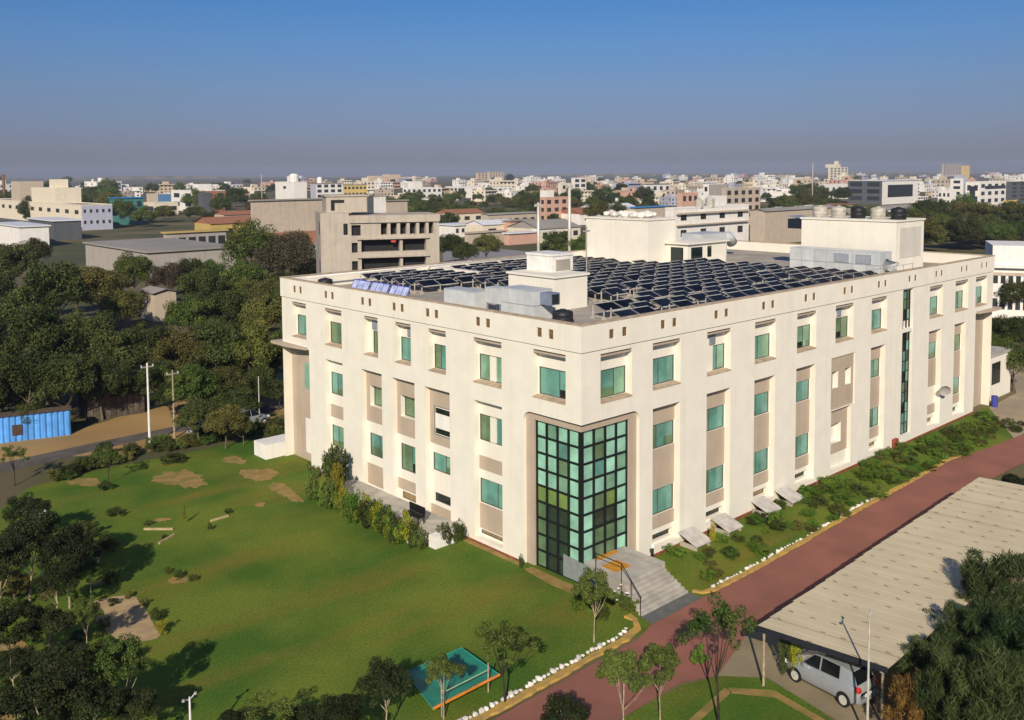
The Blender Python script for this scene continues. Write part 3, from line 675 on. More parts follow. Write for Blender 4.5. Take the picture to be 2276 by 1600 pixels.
MB().box(.55, 1.3, -.9, 0, .95, 1.65).build('hood', mat('blue_grey_hood', (.18, .22, .30), .5, .1), t); MB().box(.65, 1.2, -.92, -.9, 1.02, 1.58).build('hood_mouth', M_dark, t)
t = duct('air_handling_unit', 'grey metal plant casing on legs beside larger unit', 3.7, 4.7, 10.2, 11.6, ZR+.6, 14.1, 1, 2)
for yy in (.1, 1.3):
    for xx in (.1, .9): MB().box(xx-.04, xx+.04, yy-.04, yy+.04, -.6, .02).build('leg', M_galvd, t)
duct('air_handling_unit', 'low pale metal plant casing next to blue collectors', 3.3, 4.5, 12.2, 15.2, ZR, 13.75, 1, 3)
t = duct('roof_duct', 'long silver panelled duct in front of right roof tower', 37.4, 39.4, 2.7, 10.7, ZR, 14.6, 2, 7)
for k, yy in enumerate((.7, 2.6)): MB().box(-.06, -.005, yy, yy+1.3, 1.12, 1.85).build('shiny_panel', mat('bright_sheet', (.70, .74, .80), .2, .1, metal=.6), t)
MB().tube([(1.0, -.05, 1.0), (1.0, -.6, .95), (1.0, -.75, .2)], .55, 10).build('elbow', M_galv, t, True)
t = duct('roof_duct', 'blue-grey metal duct box at rear of roof before white house', 41.2, 45.4, 22.5, 25.0, ZR, 15.0, 3, 2)
MB().tube([(4.2, .8, 1.9), (5.6, .8, 1.9), (6.3, .8, 1.2)], .55, 10).build('elbow', M_galv, t, True)
duct('roof_duct', 'small pale metal casing right of the tall roof tower', 46.3, 47.6, 6.0, 8.4, ZR, 14.3, 1, 2)
def tank(name, label, x, y, r_, h, m, z=ZR, horiz=False):
    t = thing(name, label, 'water tank', (x, y, z))
    MB().lathe([(0, 0), (r_*.96, 0), (r_, .08), (r_, h*.3), (r_*1.03, h*.32), (r_, h*.36), (r_, h*.62), (r_*1.03, h*.65), (r_, h*.69), (r_, h*.86), (r_*.6, h*.97), (0, h)], 20).build('shell', m, t, True)
    MB().lathe([(0, h*1.06), (r_*.28, h*1.05), (r_*.3, h*.94)], 12).build('lid', m, t)
    return t
M_ptank = mat('black_plastic', (.02, .022, .025), .5, .2); M_wtank = mat('pale_plastic', (.45, .42, .36), .6, .2)
tank('water_tank', 'squat black water tank on far left roof corner', 3.0, 29.2, .55, .75, M_ptank)
tank('water_tank', 'fat black plastic tank lying low beside the roof corner unit', 4.0, 5.2, .6, .8, M_ptank)
for k in range(5):
    o = tank('water_tank', ('leftmost', 'second', 'middle', 'fourth', 'rightmost')[k]+' of the dirty tanks along top of right roof tower', 42.2+k*.05, 10.6-k*1.75, .62, 1.0, M_wtank if k in (0, 1, 3) else M_ptank, 17.04)
    o['group'] = 'tanks on the right roof tower'
o = thing('roof_shed', 'black-sided lean-to shelter beside right roof tower top', 'shelter', (40.9, 11.6, 16.0)); MB().box(0, 2.2, 0, 1.4, 0, .85).build('side', mat('navy_sheet', (.015, .02, .03), .5, .1), o); MB().quad((-.1, -.1, .88), (2.3, -.1, .88), (2.3, 1.5, 1.12), (-.1, 1.5, 1.12)).build('roof', M_galvd, o)
# rubble and drums on the rear tower
t = thing('roof_clutter', 'heap of stacked sacks and drums on the rear roof tower', 'clutter', (33.0, 23.0, 16.84))
q = random.Random(4)
for k in range(16): put('sack', STONES[k % 6], t, (q.uniform(.2, 2.6), q.uniform(.3, 6), .3), q.uniform(0, 6), (q.uniform(.7, 1.2), q.uniform(.6, 1), q.uniform(.6, 1.1)))
def mast(name, label, x, y, z0, z1, r_, m):
    t = thing(name, label, 'mast', (x, y, z0)); MB().tube([(0, 0, 0), (0, 0, z1-z0)], [r_, r_*.8], 8).build('shaft', m, t); MB().box(-.3, .3, -.05, .05, z1-z0-.4, z1-z0-.3).build('bracket', m, t); MB().box(-.12, .12, -.12, .12, -.02, .1).build('base_plate', M_steel, t); return t
mast('antenna_mast', 'thin grey antenna mast beside the front roof room', 11.6, 10.4, ZR, 17.6, .05, M_steel)
rail('roof_railing', (13.0, 12.0), (13.0, 15.5), 3, 1.1, 'short rusty railing beside the front roof room')

# ================================================================== AROUND THE BUILDING
# entrance steps
st = thing('entrance_steps', 'broad pale stone flight of steps up to the glass entrance', 'steps', (0, -4, 0))
NS = 8
for k in range(NS):
    b = MB(); z = 1.1*(k+1)/(NS+0); ya = .0+1.6*k/NS; sk = .52*k/NS
    b.box(-.06+sk, 3.55-.3*k/NS, ya, ya+1.6/NS+.03, 0 if k == 0 else z-1.1/NS-.02, z-.002*k); b.build('step', M_concl, st)
b = MB(); b.box(.42, 3.72, 1.6, 4.38, 0.0, 1.085); b.build('landing', M_concl, st)
b = MB(); b.box(.36, .42, -0.02+1.0, 4.3, 0, 1.10); b.build('cheek_wall', M_conc, st)
tag(MB().box(.9, 2.05, -1.55, -.55, 1.09, 1.115).build('door_mat', M_orange), 'orange door mat on the landing before glass entrance', 'mat')
tag(MB().box(1.35, 2.9, .02, .36, 1.09, 1.105).build('door_mat', M_orange), 'narrow orange mat right against the glass doors', 'mat')
t = thing('handrail', 'thin dark handrail down left side of the entrance steps', 'handrail', (.3, -1.2, 0))
MB().tube([(0, .6, 2.0), (0, -1.2, 2.0), (-.42, -2.8, .95)], .025, 6).build('rail', M_black, t)
for y_, z0, z1 in ((.5, 1.1, 2.0), (-1.2, 1.0, 2.0), (-2.0, .5, 1.5), (-2.75, .0, .98)): MB().tube([(-.0 if y_ > -1.3 else -.42*(-1.2-y_)/1.6, y_, 0), (-.0 if y_ > -1.3 else -.42*(-1.2-y_)/1.6, y_, z1)], .02, 6).build('post', M_black, t)
a, c = G(1252, 1283), G(1330, 1318)
t = thing('grey_screen', 'slanting slate-grey screen panel left of the entrance steps', 'screen', (a[0], a[1], 0), math.atan2(c[1]-a[1], c[0]-a[0])); L = math.hypot(c[0]-a[0], c[1]-a[1])
b = MB(); b.poly([(0, 0, .1), (L, 0, .1), (L, 0, .9), (L*.6, 0, 1.15), (0, 0, 1.25)]); b.poly([(0, .06, .1), (L, .06, .1), (L, .06, .9), (L*.6, .06, 1.15), (0, .06, 1.25)]); b.quad((0, 0, 1.25), (L*.6, 0, 1.15), (L*.6, .06, 1.15), (0, .06, 1.25)); b.quad((0, 0, .1), (0, .06, .1), (0, .06, 1.25), (0, 0, 1.25)); b.quad((L*.6, 0, 1.15), (L, 0, .9), (L, .06, .9), (L*.6, .06, 1.15))
b.build('panel', mat('slate_panel', (.23, .265, .26), .7, .1), t)
for x_ in (.1, L-.1): MB().box(x_-.03, x_+.03, .065, .12, 0, .9).build('post', M_steel, t)
lp = thing('bollard_lamp', 'short dark bollard lamp at the foot of right entrance pier', 'lamp', (4.1, -1.3, 0)); MB().tube([(0, 0, 0), (0, 0, 1.35)], .05, 8).build('post', M_black, lp); MB().lathe([(.05, 1.35), (.11, 1.4), (.11, 1.55), (.0, 1.62)], 10).build('lamp_head', M_whitep, lp)
# terrace on the left side
t = thing('raised_terrace', 'raised grey concrete terrace against the left facade', 'terrace', (0, 0, 0))
tp = [(-.004, 20.9), (-.004, 9.9), (-.6, 9.7), (-2.9, 10.2), (-2.9, 17.3), (-1.6, 20.9)]
b = MB(); b.poly([(x, y_, .62) for x, y_ in tp]);
for i in range(len(tp)): (x1, y1), (x2, y2) = tp[i], tp[(i+1) % 6]; b.quad((x1, y1, 0), (x2, y2, 0), (x2, y2, .62), (x1, y1, .62))
b.build('slab', M_concl, t)
b = MB(); b.box(-2.98, -2.82, 10.2, 17.2, .0, .85); b.build('retaining_wall', mat('washed_wall', (.66, .60, .54), .9, .15, 2.0), t)
b = MB(); b.quad((-1.62, 20.95, .3), (-2.95, 17.25, .3), (-2.85, 17.1, 1.0), (-1.55, 20.9, 1.3)); b.quad((-1.62, 20.95, 1.3), (-2.95, 17.25, 1.0), (-2.85, 17.1, 1.0), (-1.55, 20.9, 1.3)); b.build('side_wall', M_white, t)
b = MB(); b.box(-2.4, -.8, 9.0, 9.6, 0, .7); tag(b.build('white_planter', M_white), 'low white planter wall at near end of the terrace', 'planter')
b = MB(); b.box(-1.5, 2.0, 30.6, 32.4, 0, 1.1); tag(b.build('white_planter', M_white), 'white planter block at the far left foot of the building', 'planter')
t = thing('garden_bench', 'dark metal bench with cover on the terrace', 'bench', (-1.9, 11.2, .62)); MB().box(0, .5, 0, 1.5, .4, .46).build('seat', M_black, t); MB().box(.44, .5, 0, 1.5, .5, .95).build('backrest', M_black, t)
for yy in (.1, 1.4): MB().box(.02, .08, yy-.03, yy+.03, 0, .4).build('leg', M_black, t); MB().box(.42, .48, yy-.03, yy+.03, 0, .5).build('leg', M_black, t)
M_concw = mat('whitewashed_concrete', (.60, .565, .51), .9, scale=2.0, col2=(.44, .41, .37), detail=7)
# light-well covers along the right facade
for k, (x, lab) in enumerate(((7.9, 'nearest the entrance'), (11.0, 'second from the entrance'), (15.2, 'third from the entrance'), (17.9, 'farthest from the entrance'))):
    t = thing('light_well_cover', 'sloping pale concrete cover at the wall foot, '+lab, 'cover', (x, -1.35, 0), 0, 'covers along the right facade')
    b = MB(); P4 = [(0, 0, .36), (1.5, .05, .32), (1.45, 1.3, .80), (.05, 1.3, .82)]; b.quad(*P4); Q4 = [(x_, y_, z_-.08) for x_, y_, z_ in P4]; b.quad(*Q4)
    for a_ in range(4): b.quad(P4[a_], P4[(a_+1) % 4], Q4[(a_+1) % 4], Q4[a_])
    b.build('slab', M_concw, t)
    for xx in (.12, 1.3): MB().box(xx, xx+.08, .1, 1.25, .0, .27).build('side_wall', M_conc, t)

# satellite dish on the wall
t = thing('wall_dish', 'small grey dish fixed on the right facade near its far end', 'dish', (42.6, -.05, 3.3)); b = MB(); b.lathe([(0.0, .0), (.22, .03), (.38, .10), (.47, .2)], 16); o = b.build('bowl', M_steel, t, True); o.rotation_euler = (R(110), 0, R(-50)); o.location = (0, -.35, 0); MB().tube([(0, 0, -.1), (0, -.35, .02)], .04, 6).build('arm', M_steel, t)
tag(MB().box(34.2, 34.7, -.35, -.11, .15, .85).build('red_hydrant_box', mat('red_box', (.32, .06, .03), .6, .1)), 'red fire hose box at the foot of the right facade', 'hose box')
# annex at the far end
ax = thing('annex', 'low cream annex room at far right end of the office', 'building', (53.5, .6, 0))
MB().box(0, 6.6, 0, 6, 0, 4.0).build('wall', M_cream, ax); MB().box(-.05, 6.7, -.1, 6.1, 4.0, 4.2).build('roof', M_concl, ax); MB().box(1.9, 3.9, -.03, -.002, 1.4, 3.4).build('window', GL_dark, ax)
tag(MB().tube([(53.2, -.5, .0), (53.2, -.5, 1.0)], .28, 12).build('blue_drum', mat('blue_plastic', (.05, .06, .30), .5, .1)), 'blue plastic drum by the annex door', 'drum')

# carport
cp = thing('carport', 'long beige sheet-roofed carport beside the red road', 'carport', (0, 0, 0))
CZ, cx0, cx1, cy0, cy1 = 2.5, -1.3, 24.5, -16.05, -11.05
NSH = 26; w_ = (cx1-cx0)/NSH
bolt = MB(); bolt.box(-.022, .022, -.11, .11, 0, .012); BOLT = bolt.mesh('fixing', [mat('dark_fixing', (.22, .17, .10), .8, .2)])
q = random.Random(31)
for k in range(NSH):
    xa = cx0+k*w_; b = MB(); dz = q.uniform(-.008, .008); y0 = cy0+q.uniform(-.03, .03); y1 = cy1+.04*k+q.uniform(-.02, .02)
    n = 6
    pr = [(0, .012), (.03, .018), (.08, 0), (w_*.5-.03, 0), (w_*.5, .008), (w_*.5+.03, 0), (w_+.02, 0.0)]; SH = lambda x, y: x+.19*(cy1-y)
    for i in range(n):
        (u1, h1), (u2, h2) = pr[i], pr[i+1]
        b.quad((SH(xa+u1, y0), y0, CZ+h1+dz), (SH(xa+u2, y0), y0, CZ+h2+dz), (SH(xa+u2, y1), y1, CZ+h2+dz+.12), (SH(xa+u1, y1), y1, CZ+h1+dz+.12))
    b.quad((SH(xa, y0), y0, CZ-.05), (SH(xa+w_, y0), y0, CZ-.05), (SH(xa+w_, y0), y0, CZ+dz), (SH(xa, y0), y0, CZ+dz))
    sh = b.build('roof_sheet', M_beige, cp)
    for i in range(6):
        f = (i+.5)/6
        if q.random() < .25: continue
        yy = y0+(y1-y0)*f+q.uniform(-.05, .05); put('fixing', BOLT, sh, (SH(xa+q.uniform(-.02, .06), yy), yy, CZ+.025+dz+.12*f), q.uniform(-.3, .3))
M_navy = mat('dark_fascia', (.018, .02, .03), .5, .1)
MB().box(cx0, cx1, cy1+.02, cy1+.12, CZ-.22, CZ+.02).build('gutter', M_navy, cp); b = MB(); b.quad((SH(cx0, cy0), cy0, CZ-.24), (cx0, cy1, CZ-.12), (cx0, cy1, CZ+.10), (SH(cx0, cy0), cy0, CZ-.02)); b.quad((SH(cx0, cy0)+.08, cy0, CZ-.24), (cx0+.08, cy1, CZ-.12), (cx0+.08, cy1, CZ+.10), (SH(cx0, cy0)+.08, cy0, CZ-.02)); b.quad((SH(cx0, cy0), cy0, CZ-.24), (cx0, cy1, CZ-.12), (cx0+.08, cy1, CZ-.12), (SH(cx0, cy0)+.08, cy0, CZ-.24)); b.build('fascia', M_navy, cp)
for k in range(6): b = MB(); xx = cx0+.2+k*5.05; b.tube([(SH(xx, cy0+.1), cy0+.1, CZ-.14), (xx, cy1, CZ-.04)], .06, 6); b.build('rafter', M_navy, cp)
MB().box(cx0+1.0, cx1+.9, cy0+.2, cy0+.3, CZ-.34, CZ-.2).build('purlin', M_steel, cp)
for k in range(6):
    for yy in (cy0+.25, cy1-.15): MB().tube([(SH(cx0+.25+k*5.05, yy), yy, 0), (SH(cx0+.25+k*5.05, yy), yy, CZ-.1)], .055, 8).build('post', M_barkp, cp)
# lamp poles
def lamppole(name, label, x, y, h, heads=2, m=M_alu, r_=.05):
    t = thing(name, label, 'lamp post', (x, y, 0)); MB().tube([(0, 0, 0), (0, 0, h*.4), (0, 0, h)], [r_, r_*.9, r_*.55], 8).build('pole', m, t); MB().lathe([(r_*2.4, 0), (r_*2.4, .06), (r_*1.1, .12)], 10).build('base', M_conc, t)
    for k in range(heads):
        s = 1 if k == 0 else -1; MB().tube([(0, 0, h-.12), (s*.16, s*.05, h-.02), (s*.24, s*.08, h+.02)], .018, 6).build('arm', m, t); MB().lathe([(0, h-.06), (.065, h-.03), (.05, h+.04), (0, h+.06)], 8, (s*.26, s*.09)).build('lamp_head', M_steel, t)
    return t
lamppole('lamp_post', 'slim pale lamp post rising past the near corner of the carport roof', -1.42, -15.85, 4.85)
lamppole('lamp_post', 'tall pale lamp post among trees at the left lawn edge', *G(97, 1330), 4.4, 1)
lamppole('lamp_post', 'white twin-headed lamp post cut by the bottom edge', *G(426, 1700), HT(G(426, 1700), 426, 1548), 2, M_whitep, .06)
def upole(label, px, pb, pt, arms, m=M_whitep, r_=.14):
    p = G(px, pb); h = HT(p, px, pt); t = thing('utility_pole', label, 'pole', (p[0], p[1], 0)); MB().tube([(0, 0, 0), (0, 0, h)], [r_, r_*.6], 8).build('pole', m, t)
    for k in range(arms): MB().box(-.5, .5, -.04, .04, h-.35-.5*k, h-.27-.5*k).build('cross_arm', M_steel, t)
    for k in range(arms): [MB().lathe([(.03, h-.27-.5*k), (.05, h-.2-.5*k), (0, h-.12-.5*k)], 6, (xx, 0)).build('insulator', M_whitep, t) for xx in (-.45, .45)]
    return p, h
p1 = upole('stout white utility pole by the dirt lane', 333, 990, 806, 1, M_whitep, .105)
p2 = upole('thinner pale utility pole right of the stout white one', 388, 974, 822, 1, M_barkp, .09)
upole('slender grey pole near the far left corner of the office', 577, 942, 836, 0, M_alu, .06)
h_ = 2.9
b = MB(); b.tube([(p1[0][0], p1[0][1], h_), (p2[0][0], p2[0][1], h_+.1)], .10, 6); tag(b.build('pole_crossbar', M_black), 'black crossbar joining the two utility poles', 'crossbar')

# car: silver hatchback built in sections along its length, nose towards +x of its own frame
def hatchback(loc, rz, label):
    t = thing('parked_car', label, 'car', loc, rz)
    P = mat('silver_car_paint', (.40, .43, .45), .28, .03, metal=.35, spec=.6, coat=.7)
    # stations: x, half width, sill z, belt z, belt half width
    st_ = [(-1.86, .60, .42, .72, .58), (-1.80, .74, .30, .95, .70), (-1.55, .82, .22, 1.00, .77), (-1.0, .84, .20, .98, .79), (0, .84, .20, .95, .79), (.75, .84, .20, .92, .79), (1.05, .83, .21, .90, .77), (1.5, .80, .24, .80, .70), (1.78, .70, .30, .66, .60), (1.86, .58, .36, .52, .50)]
    b = MB(); rings = []
    for (x, w, s, z, bw) in st_:
        i = len(b.v); prof = [(w*.88, s), (w, s+.12), (w*1.0, (s+z)/2), (bw+.02, z-.06), (bw*.96, z)]
        pts = [(x, -a, zz) for a, zz in prof] + [(x, a, zz) for a, zz in prof[::-1]]
        b.v += pts; rings.append(i)
    n = 10
    for k in range(len(rings)-1):
        for j in range(n-1): b.f.append((rings[k]+j, rings[k]+j+1, rings[k+1]+j+1, rings[k+1]+j)); b.m.append(0)
        b.f.append((rings[k]+n-1, rings[k], rings[k+1], rings[k+1]+n-1)); b.m.append(0)
    b.f.append(tuple(rings[0]+j for j in range(n))); b.m.append(0); b.f.append(tuple(rings[-1]+j for j in range(n))[::-1]); b.m.append(0)
    b.build('body', P, t, True)
    # cabin: pillars and roof painted, glass as separate panes set in
    base = [(-1.72, .70, .97), (-1.0, .765, .985), (0.0, .765, .955), (.95, .74, .92)]; top = [(-1.42, .56, 1.44), (-.95, .60, 1.50), (.0, .60, 1.51), (.38, .56, 1.45)]
    def pt(l, k, s): return (l[k][0], s*l[k][1], l[k][2])
    b = MB()
    b.quad(pt(top, 0, -1), pt(top, 0, 1), pt(top, 1, 1), pt(top, 1, -1)); b.quad(pt(top, 1, -1), pt(top, 1, 1), pt(top, 2, 1), pt(top, 2, -1)); b.quad(pt(top, 2, -1), pt(top, 2, 1), pt(top, 3, 1), pt(top, 3, -1))
    for s in (-1, 1):
        for k in range(3): b.quad(pt(base, k, s), pt(base, k+1, s), pt(top, k+1, s), pt(top, k, s))
    b.quad(pt(base, 0, -1), pt(base, 0, 1), pt(top, 0, 1), pt(top, 0, -1)); b.quad(pt(base, 3, -1), pt(base, 3, 1), pt(top, 3, 1), pt(top, 3, -1))
    b.build('cabin', P, t)
    GLC = mat('car_glass', (.008, .01, .011), .06, .1, spec=.6)
    def pane(c, off, nm):
        c = [Vector(p) for p in c]; m_ = sum(c, Vector())/4; nrm = (c[1]-c[0]).cross(c[3]-c[0]).normalized()
        if nrm.dot(m_-Vector((0, 0, .9))) < 0: nrm = -nrm
        q_ = [tuple(p*(1-off)+m_*off+nrm*.012) for p in c]; return MB().quad(*q_).build(nm, GLC, t)
    for s in (-1, 1):
        for k, nm in ((0, 'rear_quarter_glass'), (1, 'side_window'), (2, 'side_window')):
            if k == 0: continue
            pane([pt(base, k, s), pt(base, k+1, s), pt(top, k+1, s), pt(top, k, s)], .10, nm)
    pane([pt(base, 0, -1), pt(base, 0, 1), pt(top, 0, 1), pt(top, 0, -1)], .12, 'rear_window'); pane([pt(base, 3, -1), pt(base, 3, 1), pt(top, 3, 1), pt(top, 3, -1)], .08, 'windscreen')
    RED = mat('tail_lamp_red', (.45, .03, .02), .2, .1, spec=.6); LAMP = mat('clear_lamp', (.75, .75, .72), .15, .05)
    for s in (-1, 1):
        b = MB(); b.poly([(-1.83, s*.50, .78), (-1.815, s*.72, .76), (-1.70, s*.80, .84), (-1.70, s*.75, 1.02), (-1.83, s*.58, .98)]); b.poly([(-1.87, s*.50, .78), (-1.845, s*.735, .76), (-1.70, s*.825, .84), (-1.70, s*.775, 1.02), (-1.85, s*.58, .98)])
        b.quad((-1.87, s*.50, .78), (-1.845, s*.735, .76), (-1.815, s*.70, .74), (-1.83, s*.5, .75)); b.build('tail_light', RED, t)
        MB().box(1.70, 1.82, s*.62-.10, s*.62+.10, .58, .72).build('headlight', LAMP, t)
        MB().box(.62, .78, s*.84-.02, s*.95, .92, 1.04).build('wing_mirror', P, t)
        MB().box(-.35, -.18, s*.835-.012, s*.835+.012, .82, .85).build('door_handle', P, t)
        for x in (-1.2, 1.2):
            w = MB(); w.tube([(x, s*.70, .29), (x, s*.85, .29)], .29, 20); wo2 = w.build('wheel', mat('tyre_rubber', (.015, .015, .015), .9, .1), t); MB().tube([(x, s*.80, .29), (x, s*.862, .29)], .19, 16).build('hub_cap', mat('hub_cap', (.5, .48, .42), .5, .1), wo2)
            a = MB(); k0 = len(a.v); m_ = 12
            for k in range(m_):
                t0, t1 = math.pi*k/m_, math.pi*(k+1)/m_; a.quad((x+.34*math.cos(t0), s*.845, .29+.34*math.sin(t0)), (x+.34*math.cos(t1), s*.845, .29+.34*math.sin(t1)), (x+.28*math.cos(t1), s*.848, .29+.28*math.sin(t1)), (x+.28*math.cos(t0), s*.848, .29+.28*math.sin(t0)))
            a.build('wheel_arch', M_black, t)
    MB().box(-1.885, -1.86, -.26, .26, .52, .64).build('number_plate', M_whitep, t); MB().box(-1.90, -1.80, -.66, .66, .34, .50).build('bumper', P, t)
    return t
hatchback((.80, -13.15, .02), R(84), 'silver hatchback parked nose-in under the carport').scale = (.94, .92, 1.0)
for px, py, rz, lab in ((470, 962, 12, 'silver car half hidden by trees at far lawn edge'), (548, 948, 8, 'pale car nearest the office at far lawn edge')):
    p = G(px, py); hatchback((p[0], p[1], .02), R(rz), lab)

# teal play mat with orange rim
tz = .5; tc_ = [(-11.7, -1.0), (-8.75, -1.05), (-8.97, -3.8), (-12.45, -3.85)]
t = thing('play_mat', 'teal raised trampoline-like mat with orange rim on the lawn', 'play mat', (-10.5, -2.4, 0)); L_ = [(x+10.5, y+2.4) for x, y in tc_]
b = MB(); n = 8
def bil(u, v): return tuple((1-u)*(1-v)*L_[0][k]+u*(1-v)*L_[1][k]+u*v*L_[2][k]+(1-u)*v*L_[3][k] for k in (0, 1))
for i in range(n):
    for j in range(n):
        c = []
        for (u, v) in ((i/n, j/n), ((i+1)/n, j/n), ((i+1)/n, (j+1)/n), (i/n, (j+1)/n)): x, y = bil(u, v); c.append((x, y, tz-.14*math.sin(math.pi*u)*math.sin(math.pi*v)))
        b.quad(*c)
b.build('mat', mat('teal_fabric', (.015, .22, .155), .6, .12, 1.2), t)
M_rim = mat('orange_rim', (.62, .22, .03), .6, .15)
for i in range(4): (x1, y1), (x2, y2) = L_[i], L_[(i+1) % 4]; MB().tube([(x1, y1, tz), (x2, y2, tz)], .06 if i == 2 else .03, 8).build('rim', M_rim if i == 2 else mat('teal_rim', (.03, .25, .2), .6, .1), t)
for u, v in ((.12, 1), (.82, 1), (.12, 0), (.82, 0)): x, y = bil(u, v); MB().tube([(x, y, 0), (x, y, 1.25 if v else .5)], .035, 8).build('post', M_barkp, t)
a, c = bil(.12, 1), bil(.82, 1); MB().tube([(*a, .95), (*c, .95)], .022, 6).build('handrail', mat('pale_green_rail', (.35, .5, .3), .6, .1), t)

# sheds and fences at the left
p, q_ = G(0, 985), G(158, 966); a = math.atan2(q_[1]-p[1], q_[0]-p[0]); d0 = (p[0]-4*math.cos(a), p[1]-4*math.sin(a)); Ls = math.hypot(q_[0]-d0[0], q_[1]-d0[1])
t = thing('blue_shed', 'bright blue corrugated sheet shed by the dirt yard', 'shed', (d0[0], d0[1], 0), a)
M_blue = mat('blue_sheet', (.10, .32, .72), .5, .12, 1.5, objrand=.18); HS = 2.1; n = int(Ls/.42)
for k in range(n):
    xa, xb = Ls*k/n, Ls*(k+1)/n; m_ = (xa+xb)/2
    z0 = 0 if not (Ls-3.9 < m_ < Ls-3.0) else .0
    b = MB(); b.quad((xa, 0, z0), (xa+.12, -.10, z0), (xa+.12, -.10, HS), (xa, 0, HS)); b.quad((xa+.12, -.10, z0), (xb-.12, -.10, z0), (xb-.12, -.10, HS), (xa+.12, -.10, HS)); b.quad((xb-.12, -.10, z0), (xb, 0, z0), (xb, 0, HS), (xb-.12, -.10, HS)); b.build('wall_sheet', M_blue, t)
MB().box(0, Ls, .02, .9, 0, HS-.05).build('core', mat('shed_inner', (.05, .1, .2), .9, .1), t); MB().quad((-.1, -.25, HS+.02), (Ls+.1, -.25, HS+.02), (Ls+.1, 1.0, HS+.12), (-.1, 1.0, HS+.12)).build('roof', mat('rusty_sheet', (.10, .07, .05), .9, .25), t)
for x0, x1, z0, z1 in ((Ls-4.2, Ls-3.5, .5, 1.35), (Ls-6.2, Ls-5.8, .1, 1.5)): MB().box(x0, x1, -.13, -.105, z0, z1).build('doorway', mat('shed_door', (.07, .045, .03), .9, .2), t)
p, q_ = G(195, 937), G(322, 917); a = math.atan2(q_[1]-p[1], q_[0]-p[0]); Ls = math.hypot(q_[0]-p[0], q_[1]-p[1])
t = thing('dark_shed', 'dark weathered timber shed under the trees', 'shed', (p[0], p[1], 0), a); n = 10
for k in range(n): MB().box(Ls*k/n+.02, Ls*(k+1)/n-.02, -.04, .0, 0, 1.9).build('plank', mat('dark_timber', (.10, .08, .06), .9, .3, 3, objrand=.25), t)
MB().box(0, Ls, .01, 3, 0, 1.85).build('core', M_dark, t); MB().quad((-.2, -.3, 1.92), (Ls+.2, -.3, 1.92), (Ls+.2, 3.2, 2.3), (-.2, 3.2, 2.3)).build('roof', mat('grey_sheet', (.22, .20, .17), .8, .2), t)

# timber-edged beds on the lawn
def edging(label, a, c):
    p, q_ = G(*a), G(*c); L = math.hypot(q_[0]-p[0], q_[1]-p[1]); t = tag(MB().box(0, L, -.05, .05, 0, .12).build('bed_edging', mat('pale_timber', (.42, .33, .19), .9, .2)), label, 'edging'); t.location = (p[0], p[1], 0.01); t.rotation_euler = (0, 0, math.atan2(q_[1]-p[1], q_[0]-p[0]))
edging('longest pale timber edging strip lying on the lawn', (320, 1178), (385, 1178)); edging('short slanting timber edging strip nearest the camera', (353, 1210), (388, 1190)); edging('thin timber edging strip farthest right on lawn', (468, 1160), (508, 1148))

# ================================================================== VEGETATION
def leaves(rng, centers, radii, nper, size, flat=1.0, droop=0.0, elong=1.0, wid=.62):
    """leaf-sized faces spread through clumps"""
    C = np.repeat(np.array(centers), nper, 0); RD = np.repeat(np.array(radii), nper, 0)
    N = len(C); d = rng.normal(size=(N, 3)); d /= np.linalg.norm(d, axis=1)[:, None]
    r_ = rng.uniform(.35, 1.0, N)**.55
    P = C + d*(RD*r_)[:, None]*np.array([1, 1, flat])
    nrm = d + rng.normal(size=(N, 3))*.55; nrm[:, 2] += .25; nrm /= np.linalg.norm(nrm, axis=1)[:, None]
    a = np.cross(nrm, rng.normal(size=(N, 3))); a /= np.linalg.norm(a, axis=1)[:, None]
    if droop: a = a*(1-droop) + np.array([0, 0, -1])*droop; a /= np.linalg.norm(a, axis=1)[:, None]
    b = np.cross(nrm, a); b /= np.linalg.norm(b, axis=1)[:, None]
    s = (size*rng.uniform(.6, 1.4, N))[:, None]
    V = np.stack([P-a*s*elong, P-b*s*wid, P+a*s*elong, P+b*s*wid], 1).reshape(-1, 3)
    return V
def crown_mesh(name, m, seed, rx, rz, zc, ncl, nper, size, crad=(.30, .46), flat=.8, low=-.45, droop=0.0, elong=1.0, shell=(.45, .95), wid=.62):
    rng = np.random.default_rng(seed); cs, rs = [], []
    while len(cs) < ncl:
        d = rng.normal(size=3); d /= np.linalg.norm(d)
        if d[2] < low: continue
        k = rng.uniform(*shell); cs.append((d[0]*rx*k, d[1]*rx*k, zc+d[2]*rz*k)); rs.append(rx*rng.uniform(*crad)*(1.1-.35*k))
    V = leaves(rng, cs, rs, nper, size, flat, droop, elong, wid); n = len(V)//4
    me = bpy.data.meshes.new(name); me.vertices.add(n*4); me.vertices.foreach_set('co', V.ravel())
    me.loops.add(n*4); me.loops.foreach_set('vertex_index', np.arange(n*4, dtype=np.int32)); me.polygons.add(n)
    me.polygons.foreach_set('loop_start', np.arange(0, n*4, 4, dtype=np.int32)); me.polygons.foreach_set('loop_total', np.full(n, 4, dtype=np.int32))
    me.materials.append(m); me.update(); me.validate(); return me, cs
def trunk_mesh(seed, h, r_, cs, m, nl=5, top=.55):
    q = random.Random(seed); b = MB(); lean = (q.uniform(-.06, .06)*h, q.uniform(-.06, .06)*h)
    b.tube([(0, 0, -.05), (lean[0]*.3, lean[1]*.3, h*top*.4), (lean[0], lean[1], h*top)], [r_*1.25, r_*.9, r_*.65], 8)
    for c in random.Random(seed+1).sample(cs, min(nl, len(cs))):
        s = Vector((lean[0], lean[1], h*top*q.uniform(.75, 1.0))); e = Vector(c); mid = (s+e)/2+Vector((0, 0, -.04*h)); b.tube([s, mid, e], [r_*.55, r_*.35, r_*.12], 6)
    return b.mesh('trunk', [m])
